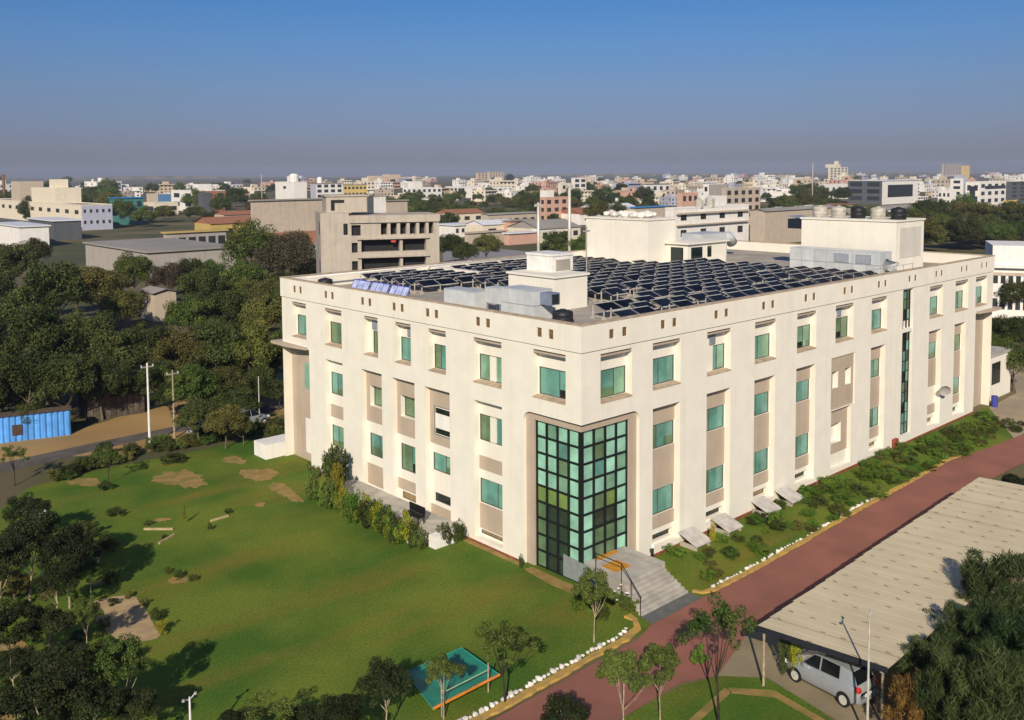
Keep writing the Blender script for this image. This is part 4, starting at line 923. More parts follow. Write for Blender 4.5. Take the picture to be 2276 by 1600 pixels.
PROTO = {}
def proto(key, m, seed, h, rx, rz, zc, ncl, nper, size, trunk=(M_bark, .16), **kw):
    cm, cs = crown_mesh('crown', m, seed, rx, rz, zc, ncl, nper, size, **kw)
    PROTO[key] = (cm, trunk_mesh(seed, zc, trunk[1], cs, trunk[0], nl=6), h)
# unit trees about 8 m high with a 4 m crown radius
for k in range(3):
    proto('dark%d' % k, L_dark, 40+k, 8, 3.9, 2.9, 5.1, 46, 300, .125, crad=(.24, .44))
    proto('mid%d' % k, L_mid, 50+k, 8, 3.9, 2.9, 5.1, 46, 300, .125, crad=(.24, .44))
    proto('olive%d' % k, L_olive, 60+k, 8, 3.8, 2.9, 5.1, 46, 290, .125, crad=(.24, .44))
proto('brown0', L_brown, 70, 8, 4.2, 2.8, 5.1, 52, 230, .12, crad=(.26, .40)); proto('brown1', L_brown, 71, 8, 4.0, 2.8, 5.1, 52, 230, .12, crad=(.26, .40))
for k in range(2): proto('small%d' % k, L_mid, 80+k, 4, 1.25, .95, 2.9, 34, 230, .045, (M_barkp, .045), crad=(.20, .36)); proto('sparse%d' % k, L_mid, 84+k, 4, 1.5, 1.15, 2.9, 26, 120, .045, (M_barkd, .05), crad=(.14, .26), shell=(.3, 1.0)); proto('dsmall%d' % k, L_vdark, 88+k, 4, 1.4, 1.1, 2.8, 38, 230, .048, (M_barkp, .05), crad=(.22, .36))
for k in range(2): proto('cas%d' % k, L_cas, 90+k, 5, 1.35, 2.3, 2.7, 70, 260, .05, (M_bark, .08), crad=(.18, .34), flat=1.5, low=-1, droop=.55, elong=3.2, wid=.28)
proto('orange0', L_orange, 95, 3, 1.0, 1.3, 1.5, 34, 180, .045, (M_bark, .05), crad=(.18, .34), flat=1.3, low=-1, droop=.5, elong=2.6, wid=.3)
def tree(name, key, label, x, y, s=1.0, sz=None, group=None, cat='tree', trunk=True, z=0.0):
    cm, tm, h = PROTO[key]
    t = thing(name, label, cat, (x, y, z), rnd.uniform(0, 6.28), group); t.scale = (s, s, sz or s)
    put('crown', cm, t)
    if trunk: put('trunk', tm, t)
    return t
def tree_px(name, key, label, px, py, rpx, hfac=1.0, group=None, **kw):
    """px,py: crown centre in the photograph, rpx: crown radius there"""
    cm, tm, h = PROTO[key]; base = {8: (3.9, 5.1), 4: (1.35, 2.9), 5: (1.35, 2.7), 3: (1.0, 1.5)}[h]
    s = 1.0
    for _ in range(6):
        zc = base[1]*s*hfac; p = G(px, py, min(zc, 17)); s = rpx*math.hypot(DIST(p), CAM[2]-zc)/FPX/base[0]
    return tree(name, key, label, p[0], p[1], s, s*hfac, group, **kw)
# --- the wood at the left
WL = {'dark': 'broad dark green tree in the wood left of the office', 'mid': 'fresh green leafy tree in the wood left of the office', 'olive': 'olive green tree in the wood left of the office', 'brown': 'brownish grey-leaved tree in the wood left of the office'}
wood = [  # px, py, radius px, kind
 (20, 590, 52, 'dark0'), (75, 560, 34, 'dark1'), 
 (295, 603, 44, 'mid0'), (375, 618, 40, 'brown0'), (470, 605, 36, 'mid2'), (555, 545, 60, 'mid1'), (630, 580, 62, 'brown1'), (650, 545, 45, 'brown0'), (450, 640, 48, 'dark2'), (540, 620, 52, 'mid0'),
 (110, 655, 75, 'dark0'), (20, 700, 62, 'dark1'), (225, 640, 62, 'olive0'), (280, 680, 46, 'olive1'), (400, 706, 34, 'dark0'), (430, 700, 55, 'mid2'), (500, 690, 55, 'dark2'), (590, 700, 55, 'olive2'), (600, 650, 45, 'olive0'),
 (100, 760, 80, 'dark2'), (195, 740, 60, 'dark1'), (265, 790, 70, 'dark0'), (330, 760, 55, 'dark1'), (400, 790, 60, 'olive1'), (480, 780, 62, 'dark0'), (560, 780, 62, 'mid1'), (610, 800, 45, 'dark2'),
 (60, 840, 70, 'dark1'), (150, 850, 62, 'dark0'), (225, 850, 55, 'dark2'), (20, 880, 45, 'dark0'), (300, 850, 50, 'dark1'), (430, 860, 55, 'mid2'), (500, 855, 50, 'olive0'), (560, 860, 42, 'dark1'), (620, 870, 30, 'dark0'), (-40, 760, 60, 'dark0'), (-30, 640, 60, 'dark2'), (-60, 880, 60, 'dark1'),
 (440, 925, 48, 'dark2'), (500, 935, 42, 'olive2'), (540, 950, 26, 'dark0'), (170, 640, 50, 'mid1'), (420, 610, 36, 'dark0'), (680, 600, 38, 'olive1'), (350, 840, 40, 'dark0'), (640, 660, 40, 'mid2'), (60, 925, 30, 'dark2')]
bands = [0, 600, 650, 720, 800, 870, 2000]; BN = ['rear row', 'second row', 'third row', 'fourth row', 'fifth row', 'front row']
AD = {'dark': 'broad dark green', 'mid': 'fresh green', 'olive': 'olive green', 'brown': 'brownish grey'}
for bi in range(6):
    row = sorted([w for w in wood if bands[bi] <= w[1] < bands[bi+1]])
    for i, (px, py, rp_, k) in enumerate(row):
        tree_px('wood_tree', k, '%s tree, %s from left in the %s of the wood' % (AD[k[:-1]], ORD[i], BN[bi]), px, py, rp_, rnd.uniform(.95, 1.2), 'trees of the wood at the left')
# dark understorey behind the front trees
q = random.Random(77)
for k in range(46):
    px, py = q.uniform(-60, 640), q.uniform(600, 880)
    if 280 < px < 410 and 610 < py < 720: continue
    if 330 < px < 400 and py > 860: continue
    tree_px('wood_tree', q.choice(('dark0', 'dark1', 'dark2', 'mid0')), 'half-hidden tree deep in the wood behind the lawn', px, py+22, q.uniform(34, 46), .9, 'half-hidden trees deep in the wood')
# --- lawn edge, foreground
fg = [('small0', 268, 1470, 62, 'leafy young tree casting a long shadow on the lawn', 1.1), ('dsmall1', 95, 1545, 75, 'wide dark tree in the bottom left corner', .9), ('dsmall0', 195, 1560, 60, 'dark bushy tree right of the corner tree', .9), ('olive1', 30, 1300, 40, 'olive tree at left edge beside tall lamp post', .7), ('dsmall0', 150, 1220, 55, 'dark tree on the lawn edge right of tall lamp post', 1.0), ('dsmall1', 60, 1190, 60, 'dark tree on the lawn edge left of tall lamp post', 1.0), ('dsmall0', 20, 1390, 55, 'dark tree above the bare earth at left edge', .9), ('sparse0', 1122, 1425, 62, 'open-crowned tree with black trunk beside the teal mat', 1.0), ('dsmall0', 855, 1515, 54, 'dark round tree left of the teal mat', 1.0), ('small1', 985, 1488, 46, 'green tree overhanging the teal mat', 1.05), ('small0', 1320, 1305, 48, 'green tree with thin dark trunk left of the steps', 1.15), ('sparse1', 1600, 1400, 70, 'sparse tree with thin trunk on the red road edge', 1.35), ('small1', 1385, 1495, 62, 'leafy tree leaning over the red road', 1.15), ('small0', 1468, 1475, 48, 'round green tree beside the grass island', 1.2), ('sparse0', 600, 1590, 60, 'dark open tree at the bottom edge of the lawn', .9), ('dsmall1', 760, 1600, 55, 'black-green tree at bottom edge left of the teal mat', .9), ('dsmall0', 1255, 1585, 45, 'dark tree at bottom edge on the red road', 1.0), ('sparse1', 238, 1010, 24, 'thin young tree beside the asphalt lane', 1.2), ('sparse0', 30, 1010, 26, 'thin young tree in front of the blue shed', 1.1), ('dsmall1', 120, 1290, 45, 'dark tree in front of tall lamp post', .9), ('small1', 200, 1270, 34, 'low green tree at the lawn edge above the sand bed', .8), ('dsmall0', 30, 1470, 40, 'dark tree between two patches of bare earth', .8), ('small0', 190, 1360, 34, 'thin-trunked young tree beside the sand bed', 1.2)]
fg += [('dsmall0', 60, 1130, 40, 'dark tree at the top left lawn corner', .9), ('dsmall1', -10, 1240, 60, 'dark tree cut by left edge beside lamp post', 1.0), ('dsmall0', 105, 1385, 45, 'dark tree over the shaded ground left of sand bed', .9), ('dsmall1', 20, 1590, 60, 'dark tree filling the very corner at bottom left', .9), ('dsmall1', 300, 1575, 48, 'dark bushy tree at bottom edge below the young tree', .8), ('dsmall0', 140, 1470, 52, 'dark tree behind the bottom left trees', .9), ('dsmall1', 215, 1215, 30, 'small dark tree reaching out over the lawn', .8), ('dsmall1', 520, 1600, 40, 'dark low tree at bottom edge right of twin lamp', .7), ('dsmall0', 680, 1605, 50, 'dark tree between two bottom edge trees', .8)]
for k, px, py, rp_, lab, hf in fg: tree_px('garden_tree', k, lab, px, py, rp_, hf)
# --- dark feathery trees at bottom right
for i, (px, py, rp_, k, hf, lab) in enumerate([(2230, 1330, 80, 'cas0', .72, 'tall feathery dark tree rising over the carport roof at right'), (2160, 1440, 75, 'cas1', .72, 'feathery dark tree below the carport edge'), (2260, 1480, 85, 'cas0', .75, 'feathery dark tree on right edge of picture'), (2060, 1500, 60, 'cas1', .75, 'feathery tree nearest the lamp post'), (2130, 1560, 75, 'cas0', .8, 'feathery tree at bottom right foreground'), (2240, 1590, 85, 'cas1', .8, 'feathery tree in the bottom right corner'), (2020, 1570, 45, 'orange0', 1.2, 'rust-orange dry bush below the carport corner'), (2085, 1420, 40, 'cas1', .8, 'small grey-green feathery tree at carport edge')]): tree_px('feathery_tree' if 'rust' not in lab else 'dry_bush', k, lab, px, py, rp_, hf)
for px, py, rp_, lab in ((2255, 1075, 34, 'dark round bush beyond far end of the carport'), (2215, 1095, 22, 'small dark bush at the far carport corner')): tree_px('round_bush', 'dsmall1', lab, px, py, rp_, .8)
# --- shrubs
def shrubproto(key, m, seed, r_, rz, zc, ncl, nper, size, **kw): PROTO[key] = (crown_mesh('foliage', m, seed, r_, rz, zc, ncl, nper, size, low=-.9, **kw)[0], None, 1)
for k in range(3):
    shrubproto('sh_mid%d' % k, L_mid, 100+k, .6, .5, .45, 20, 110, .034); shrubproto('sh_dark%d' % k, L_dark, 110+k, .6, .5, .45, 20, 110, .034); shrubproto('sh_bri%d' % k, L_bright, 120+k, .6, .5, .45, 20, 110, .034); shrubproto('sh_oli%d' % k, L_olive, 130+k, .6, .45, .42, 20, 100, .034)
shrubproto('sh_yel0', L_yell, 140, .6, .6, .55, 20, 110, .034); shrubproto('sh_yel1', L_yell, 141, .6, .6, .55, 20, 110, .034)
def shrub(name, key, label, x, y, s, sz=None, group=None, z=0.0, cat='shrub'):
    o = put(name, PROTO[key][0], None, (x, y, z), rnd.uniform(0, 6.28), (s, s*rnd.uniform(.85, 1.15), sz or s)); return tag(o, label, cat, group)
q = random.Random(9)
SL = {'sh_mid': 'mid green low shrub in the bed along the right facade', 'sh_dar': 'dark green low shrub in the bed along the right facade', 'sh_bri': 'bright green low shrub in the bed along the right facade', 'sh_oli': 'olive low shrub in the bed along the right facade'}
n = 0
while n < 225:                                  # garden strip: thin near the steps, dense far off
    x = 4.5+44*q.random()**.85; y = -q.uniform(.5, 4.2)+(.0 if x < 36 else -.5)
    if x < 9 and q.random() < .45: continue
    if y > -1.5 and any(a-.3 < x < a+1.8 for a in (7.9, 11, 15.2, 17.9)): continue
    k = q.choice(('sh_mid', 'sh_bri', 'sh_dark', 'sh_bri', 'sh_bri', 'sh_oli'))+str(q.randrange(3)); s = q.uniform(.45, 1.05)*(1.0 if x < 20 else 1.05)
    shrub('garden_shrub', k, SL[k[:6]], x, y, s, s*q.uniform(.4, .8), 'shrubs along the right facade'); n += 1
for x, y, s, sz, k, lab in ((4.25, -1.9, .42, .6, 'sh_yel0', 'small yellow-green ball shrub by the entrance steps'), (9.3, -1.4, .32, 1.3, 'sh_yel1', 'slim yellow-green upright shrub between wall covers'), (14.3, -2.3, .9, 1.0, 'sh_bri0', 'bright rounded shrub in the middle of the bed')): shrub('garden_shrub', k, lab, x, y, s, sz)
# hedge along the terrace: tall clipped shrubs
hl = 'tall leafy shrub in the hedge round the terrace'
q = random.Random(15)
for k in range(22):
    f = k/21; x = -3.35+q.uniform(-.2, .2); y = 9.6+f*9.6; kk = q.choice(('sh_mid0', 'sh_dark1', 'sh_bri1', 'sh_bri2', 'sh_mid2', 'sh_yel0', 'sh_yel1')); s = q.uniform(.7, 1.0)
    shrub('hedge_shrub', kk, hl, x, y, s, s*q.uniform(1.7, 2.6), 'hedge round the terrace')
for x, y, s, sz, k, lab in ((-2.6, 19.6, 1.5, 3.4, 'sh_dark0', 'tallest dark shrub at the left end of terrace hedge'), (-1.2, 21.2, 1.5, 3.3, 'sh_dark1', 'tall dark shrub against the left facade'), (-3.2, 20.6, 1.2, 2.8, 'sh_mid2', 'green column shrub at the outer end of hedge'), (-3.0, 18.3, .62, 3.0, 'sh_yel0', 'yellow-green upright conifer in terrace hedge'), (-3.3, 13.5, .75, 1.6, 'sh_yel1', 'yellow-green bush in the middle of terrace hedge'), (-3.4, 12.1, .8, 1.5, 'sh_yel0', 'yellow-green bush near front of the terrace hedge'), (-1.6, 9.1, .8, 1.5, 'sh_dark2', 'dark shrub at near end of the terrace'), (-1.0, 8.6, .7, 1.7, 'sh_mid0', 'leafy shrub beside white planter'), (-.6, 22.4, .6, 2.6, 'sh_yel1', 'slim bright conifer against the left facade'), (-.55, 3.9, .3, .8, 'sh_mid1', 'tiny upright shrub at foot of the left entrance pier')): shrub('hedge_shrub', k, lab, x, y, s, sz)
# plants round the entrance steps with white blooms
q = random.Random(5)
for k in range(9):
    x, y = -.9+q.uniform(-.9, 1.0), -2.2+q.uniform(-1.1, 1.3); shrub('entrance_plant', q.choice(('sh_bri0', 'sh_mid1', 'sh_bri2')), 'leafy plant in the bed left of the entrance steps', x, y, q.uniform(.45, .8), q.uniform(.6, 1.2), 'plants left of the entrance steps')
t = thing('white_blooms', 'cluster of white flowers beside the entrance steps', 'flowers', (-.5, -2.4, 0))
for k in range(16): put('bloom', STONES[k % 6], t, (q.uniform(-.4, .5), q.uniform(-.9, .9), q.uniform(.7, 1.2)), q.uniform(0, 6), (.13, .11, .10))
# hedge and bushes at far edge of lawn
q = random.Random(18)
for k in range(70):
    f = q.random(); px, py = 60+f*570, 1078-f*122+q.uniform(-10, 12)-(14 if .2 < f < .9 else 0)
    p = G(px, py); s = q.uniform(.7, 1.3); shrub('boundary_shrub', q.choice(('sh_dark0', 'sh_dark1', 'sh_dark2', 'sh_mid0', 'sh_oli1')), 'dark shrub in the hedge at the far lawn edge', p[0], p[1], s, s*q.uniform(.7, 1.1), 'hedge at the far lawn edge')
for k in range(60):
    px, py = q.uniform(-40, 260), q.uniform(1090, 1600)
    if 180 < px and 1310 < py < 1440: continue
    if px > 330-(py-1090)*.1: continue
    p = G(px, py); s = q.uniform(.6, 1.25); shrub('boundary_shrub', q.choice(('sh_dark0', 'sh_dark1', 'sh_oli0', 'sh_mid1', 'sh_oli2', 'sh_dark2')), 'low shrub in the tangle along left lawn edge', p[0], p[1], s, s*q.uniform(.6, 1.0), 'undergrowth along the left lawn edge')
for k, (px, py, s, sz, kk, lab) in enumerate([(318, 1345, .5, .6, 'sh_oli0', 'scrubby plant on upper right rim of the sand bed'), (345, 1380, .55, .7, 'sh_dark0', 'dark scrubby plant on right rim of the sand bed'), (362, 1410, .5, .7, 'sh_yel0', 'yellow-green plant at right tip of the sand bed'), (250, 1345, .5, .4, 'sh_dark1', 'dark plant spreading on top of sand bed'), (235, 1395, .6, .6, 'sh_oli1', 'olive plant on lower left of the sand bed'), (285, 1330, .35, .5, 'sh_oli2', 'small plant on the top rim of sand bed'), (395, 1285, .6, .5, 'sh_mid1', 'low bush on worn lawn patch'), (430, 1290, .45, .4, 'sh_mid2', 'small bush right of worn lawn patch'), (375, 1275, .4, .4, 'sh_dark2', 'dark bush above worn lawn patch'), (410, 1165, .16, 1.1, 'sh_yel1', 'golden upright plant in middle of the lawn'), (330, 1168, .4, .4, 'sh_dark0', 'dark low plant at left timber edging'), (508, 1142, .4, .4, 'sh_dark1', 'dark low plant at right timber edging'), (365, 1198, .3, .3, 'sh_dark2', 'dark low plant behind short timber edging'), (466, 1180, .25, .6, 'sh_mid0', 'slim plant right of golden plant'), (165, 1345, .5, .8, 'sh_bri1', 'pale green plant left of sand bed'), (1552, 1478, .75, .9, 'sh_bri0', 'bright leafy bush on grass island beside road'), (1742, 1500, .5, 1.9, 'sh_dark1', 'dark shrub standing before the parked car'), (1768, 1512, .45, 1.7, 'sh_yel0', 'yellow-green shrub touching the parked car')]):
    p = G(px, py); shrub('lawn_plant', kk, lab, p[0], p[1], s, sz)
shrub('lawn_plant', 'sh_dark2', 'long dark clipped hedge lump at the far lawn edge', *G(385, 1028), 1.6, .8)

# ================================================================== NEIGHBOURING AND FAR BUILDINGS
PAL = {'cream': wallmat('bg_cream', (.72, .64, .50), .12), 'white': wallmat('bg_white', (.78, .75, .70), .14), 'grey': wallmat('bg_grey', (.38, .35, .31), .2), 'stone': wallmat('bg_stone', (.50, .42, .33), .2), 'sand': wallmat('bg_sand', (.60, .47, .32), .15), 'yellow': wallmat('bg_yellow', (.70, .50, .18), .12), 'pink': wallmat('bg_pink', (.58, .36, .27), .15), 'brick': wallmat('bg_brick', (.34, .16, .09), .2), 'slate': wallmat('bg_slate', (.10, .11, .12), .15), 'blue': wallmat('bg_blue', (.10, .22, .42), .12), 'lilac': wallmat('bg_lilac', (.42, .43, .52), .1), 'ochre': wallmat('bg_ochre', (.50, .36, .12), .15), 'teal': wallmat('bg_teal', (.06, .20, .18), .1)}
M_bgwin = mat('far_window', (.035, .04, .045), .3, .3, objrand=.3)
M_bgroof = mat('far_roof', (.36, .32, .27), .95, scale=.15, col2=(.27, .24, .21)); M_tile = mat('far_tile_roof', (.32, .14, .08), .9, .2); M_greysheet = mat('far_sheet_roof', (.34, .31, .27), .8, scale=.1, col2=(.28, .26, .23)); M_bluesheet = mat('far_blue_sheet', (.06, .22, .5), .6, .15); M_whitesheet = mat('far_white_sheet', (.72, .72, .74), .5, .1)
def bg(label, xl, xc, xr, yt, yb, wall='white', L=None, Rw=None, rz=0.0, roof='flat', wallR=None, extra=(), name='far_building', cat='building', depth=None, roofm=None, par=.35, wfrac=(.5, .5)):
    """near vertical edge stands at column xc with foot yb and top yt; left face runs to xl, right face to xr"""
    c = G(xc, yb); h = HT(c, xc, yt); a = (math.cos(rz), math.sin(rz)); bb = (-math.sin(rz), math.cos(rz))
    X = HIT(xr, c, a) if xr > xc+1 else depth; Y = HIT(xl, c, bb) if xl < xc-1 else depth
    X = min(abs(X or 12), 140); Y = min(abs(Y or 12), 140)
    t = thing(name, label, cat, (c[0], c[1], 0), rz); W = PAL[wall]; WR = PAL[wallR or wall]
    b = MB(); b.box(0, X, 0, Y, -.3, h); b.m = [0, 0, 1, 0, 0, 0]; b.build('wall', [W, WR], t)
    if roof == 'flat':
        b = MB(); th = .25
        b.box(-.06, X+.06, -.06, th, h, h+par); b.box(-.06, X+.06, Y-th, Y+.06, h, h+par); b.box(-.06, th, th, Y-th, h, h+par); b.box(X-th, X+.06, th, Y-th, h, h+par); b.build('parapet', W, t)
        MB().quad((th, th, h+.03), (X-th, th, h+.03), (X-th, Y-th, h+.03), (th, Y-th, h+.03)).build('roof', roofm or M_bgroof, t)
    elif roof == 'gable':                          # ridge along Y
        b = MB(); r_ = X*.16; o = .4; b.quad((-o, -o, h), (-o, Y+o, h), (X/2, Y+o, h+r_), (X/2, -o, h+r_)); b.quad((X+o, -o, h), (X+o, Y+o, h), (X/2, Y+o, h+r_), (X/2, -o, h+r_)); b.poly([(0, 0, h), (X, 0, h), (X/2, 0, h+r_)]); b.build('roof', roofm or M_greysheet, t)
    elif roof == 'gableX':
        b = MB(); r_ = Y*.16; o = .4; b.quad((-o, -o, h), (X+o, -o, h), (X+o, Y/2, h+r_), (-o, Y/2, h+r_)); b.quad((-o, Y+o, h), (X+o, Y+o, h), (X+o, Y/2, h+r_), (-o, Y/2, h+r_)); b.poly([(0, 0, h), (0, Y, h), (0, Y/2, h+r_)]); b.build('roof', roofm or M_greysheet, t)
    elif roof == 'slab': MB().box(-.5, X+.5, -.5, Y+.5, h, h+.35).build('roof', roofm or M_bgroof, t)
    def grid(spec, length, right):
        nc, nr = spec[:2]; z0 = spec[2] if len(spec) > 2 else .12; cw, rh = length/nc, h*(1-z0)/nr; ww, wh = cw*wfrac[0], rh*wfrac[1]
        b = MB(); b.box(0, ww, -.06, .02, 0, wh) if right else b.box(-.06, .02, 0, ww, 0, wh); me = b.mesh('window', [M_bgwin])
        for i in range(nc):
            for k in range(nr):
                u = cw*(i+.5)-ww/2; z = h*z0+rh*(k+.5)-wh/2; put('window', me, t, (u, 0, z) if right else (0, u, z))
    if L: grid(L, Y, False)
    if Rw: grid(Rw, X, True)
    for e in extra:
        k = e[0]
        if k == 'room': _, fx, fy, wx, wy, hh, pm = e; MB().box(X*fx, X*fx+wx, Y*fy, Y*fy+wy, h, h+hh).build('roof_room', PAL[pm], t)
        elif k == 'band':  _, z0, z1, pm = e; b = MB(); b.box(-.08, X+.08, -.08, -.005, h*z0, h*z1); b.box(-.08, -.005, -.005, Y, h*z0, h*z1); b.build('facade_band', PAL.get(pm) or pm, t)
        elif k == 'dark':  _, face, u0, u1, z0, z1 = e; ((MB().box(X*u0, X*u1, -.09, -.01, h*z0, h*z1)) if face == 'R' else (MB().box(-.09, -.01, Y*u0, Y*u1, h*z0, h*z1))).build('opening', M_bgwin, t)
        elif k == 'ledge': _, face, u0, u1, z0, z1, dd, pm = e; ((MB().box(X*u0, X*u1, -dd, -.01, h*z0, h*z1)) if face == 'R' else (MB().box(-dd, -.01, Y*u0, Y*u1, h*z0, h*z1))).build('ledge', PAL.get(pm) or pm, t)
        elif k == 'tank': _, fx, fy, r_, hh = e; MB().lathe([(0, h), (r_, h), (r_, h+hh*.8), (r_*.6, h+hh), (0, h+hh*1.05)], 12, (X*fx, Y*fy)).build('roof_tank', M_wtank if r_ < 1.5 else PAL['white'], t)
    return t, X, Y, h
# --- grey unfinished concrete building behind the left wing
def concrete_block():
    c = G(716, 700); RZ = R(-26); X = HIT(975, c, (math.cos(RZ), math.sin(RZ))); h1, h2, h3 = HT(c, 716, 474), HT(c, 716, 492)-.2, HT(c, 716, 438)
    t = thing('concrete_building', 'grey unfinished concrete building with dark open floors behind the left wing', 'building', (c[0], c[1], 0), RZ); Y = 9.0; xt = X*.235
    cc = wallmat('raw_concrete', (.46, .405, .335), .22); D = mat('interior_shade', (.022, .022, .024), .95, .2); fl = h2/5.0; DD = 1.6  # D: shade inside the openings, put into a near-black plate colour
    MB().box(0, xt, .001, Y, 0, h1).build('tower', cc, t)
    b = MB(); b.box(X*.06, X*.40, 2.0, Y, h1, h3); o = b.build('stair_head', cc, t); MB().box(X*.10, X*.13, 1.93, 1.995, h1+.3, h3-.5).build('opening', D, o); MB().box(X*.10, X*.21, 1.94, 1.992, h3-.95, h3-.5).build('opening', D, o); MB().box(X*.05, X*.42, 1.8, Y+.2, h3, h3+.2).build('slab', cc, o)
    rs, dk = [], []
    for k in range(6):                                       # top floor: six window openings
        u = X*(.50+k*.082); w = X*.055 if k < 5 else X*.04; rs.append((u, u+w, fl*4+.75, fl*4+2.45, DD))
    for k in (1, 2, 3):
        rs += [(X*.335, X*.885, fl*k+.95, fl*k+2.75, DD), (X*.66, X*.685, fl*k+.95, fl*k+2.75, .15), (xt+.35, xt+1.25, fl*k+.9, fl*k+2.4, .8)]
    rs.append((xt+.35, xt+1.75, fl*4+.7, fl*4+2.3, .8))
    relief(rs, xt, X, 0, h2, 0.0, mapR).build('front_wall', cc, t)
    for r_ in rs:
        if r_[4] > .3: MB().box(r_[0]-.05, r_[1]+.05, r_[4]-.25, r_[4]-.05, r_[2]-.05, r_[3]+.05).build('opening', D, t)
    b = MB(); b.quad((X, 0, 0), (X, Y, 0), (X, Y, h2), (X, 0, h2)); b.quad((xt, Y, 0), (X, Y, 0), (X, Y, h2), (xt, Y, h2)); b.build('rear_wall', cc, t)
    MB().box(xt+.002, X+.15, -.2, Y, h2+.002, h2+.95).build('roof_parapet', cc, t)
    for k in (1, 2, 3): MB().box(X*.30, X*.91, -.35, -.004, fl*k+2.85, fl*k+3.05).build('ledge', cc, t)
    MB().box(xt+.1, X, -.3, -.004, fl*4+2.62, fl*4+2.8).build('ledge', cc, t)
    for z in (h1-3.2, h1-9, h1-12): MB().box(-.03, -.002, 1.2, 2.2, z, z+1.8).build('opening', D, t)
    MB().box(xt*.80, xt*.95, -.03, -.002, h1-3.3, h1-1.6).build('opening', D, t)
    MB().box(X*.585, X*.625, -.03, -.003, fl*3+2.3, fl*3+2.75).build('red_cloth', mat('red_cloth', (.5, .06, .05), .9, .1), t)
concrete_block()
# --- named neighbours
bg('long cream factory block with a row of small dark windows at far left', -60, 183, 248, 457, 512, 'cream', L=(12, 1, .45), Rw=(5, 2, .1), wallR='lilac', wfrac=(.38, .30), extra=(('room', .1, .25, 10, 34, 6.5, 'cream'), ('room', .1, .62, 10, 14, 9, 'stone'), ('room', .2, .3, 6, 5, 10, 'cream'), ('ledge', 'L', .0, .9, .0, .12, 2.0, 'slate')))  # bluish shade of the right face is put into its wall colour
bg('slate blue shed front below the cream factory', 60, 120, 178, 492, 535, 'slate', roof='slab', roofm=M_whitesheet)
bg('white rubble-walled hut at the far left', -20, 45, 105, 505, 552, 'white', roof='slab', roofm=M_whitesheet)
bg('blue-topped teal house beside the cream factory', 243, 262, 318, 441, 500, 'teal', roof='slab', roofm=M_bluesheet, Rw=(3, 2))
bg('dark grey flat-topped house left of the wood', 440, 452, 470, 430, 480, 'slate')
bg('white house draped with washing among trees', 380, 432, 500, 425, 470, 'white', wallR='brick', L=(2, 2), Rw=(3, 2), extra=(('room', .3, .2, 8, 8, 4, 'white'),))
bg('low white house with dark veranda left of washing house', 318, 345, 395, 452, 478, 'cream', Rw=(2, 1), L=(1, 1), wfrac=(.7, .4))
bg('small house with dark blue side left of washing house', 325, 352, 380, 432, 462, 'stone', wallR='blue')
bg('big white curved block on the left skyline', 612, 655, 682, 405, 452, 'white', L=(1, 1, .5), wfrac=(.15, .25), extra=(('tank', .3, .2, 3.5, 6), ('room', .4, .3, 6, 9, 4.5, 'white')))
bg('blue and white office with flat overhanging roof on skyline', 690, 703, 762, 408, 446, 'lilac', Rw=(4, 3), wfrac=(.6, .6), roof='slab', wallR='white', extra=(('tank', .2, .3, 2.2, 5),))
bg('yellow walled hall joined to the blue and white office', 760, 764, 815, 411, 442, 'yellow', Rw=(6, 2), wfrac=(.6, .4), roof='slab')
bg('beige factory with flat roof behind grey concrete building', 556, 562, 780, 447, 560, 'stone', roof='slab', roofm=M_greysheet, extra=(('band', .05, .36, 'brick'), ('ledge', 'R', 0, .7, .0, .1, 4, M_whitesheet)), depth=26)
bg('tall dark grey slab block behind grey concrete building', 815, 818, 830, 434, 560, 'stone', wallR='slate', depth=12)
bg('white upright block beside the dark slab block', 829, 832, 857, 440, 545, 'white', depth=8)
bg('low stone shed right of the white upright block', 856, 862, 905, 447, 520, 'stone', roof='slab', depth=10)
bg('long brown tiled factory roof in front of trees at left', 430, 470, 700, 498, 548, 'ochre', roof='gableX', roofm=M_tile, Rw=(9, 1, .1), wfrac=(.6, .5), depth=16)
bg('upper brown tiled roof behind the long tiled factory', 475, 500, 585, 478, 530, 'stone', roof='gableX', roofm=M_tile, depth=14)
bg('low grey workshop with yellow roof edge at left', 360, 372, 500, 519, 580, 'grey', Rw=(6, 1, .15), wfrac=(.7, .6), roof='slab', roofm=PAL['ochre'], depth=6)
bg('broad grey flat roof over a low hall in the trees', 185, 330, 520, 562, 620, 'grey', roof='slab', roofm=M_greysheet, par=.1)
bg('small grey-roofed hut peeking out of the wood', 305, 345, 384, 652, 716, 'stone', roof='gable', roofm=M_bgroof)
bg('white three-tier office with ledges right of roof tower', 1479, 1496, 1665, 465, 592, 'white', Rw=(4, 2, .42), wfrac=(.28, .42), extra=(('ledge', 'R', .03, .97, .90, .93, .7, 'stone'), ('ledge', 'R', .03, .97, .70, .72, .7, 'stone'), ('tank', .35, .3, 1.0, 2.0), ('tank', .5, .4, 1.1, 2.4), ('room', .55, .3, 5, 4, 2.6, 'white')), depth=14)
bg('white terraced office block at the right edge', 2196, 2202, 2420, 588, 705, 'white', Rw=(12, 2, .02), wfrac=(.62, .42), depth=14, par=.5, rz=R(-64), extra=(('room', .01, .12, 30, 10, 2.7, 'white'), ('band', .80, .86, 'stone'), ('ledge', 'R', .0, 1, .95, 1.0, .7, 'white')))
bg('pale factory with blue glazed front at right', 1884, 1960, 2040, 402, 455, 'slate', wallR='white', Rw=(1, 1), L=(2, 3), wfrac=(.7, .6), roof='slab', roofm=M_whitesheet)
bg('low lilac tower house at right', 2112, 2140, 2150, 398, 455, 'white', wallR='lilac', L=(1, 4), extra=(('room', .1, .1, 5, 5, 2.5, 'lilac'),))
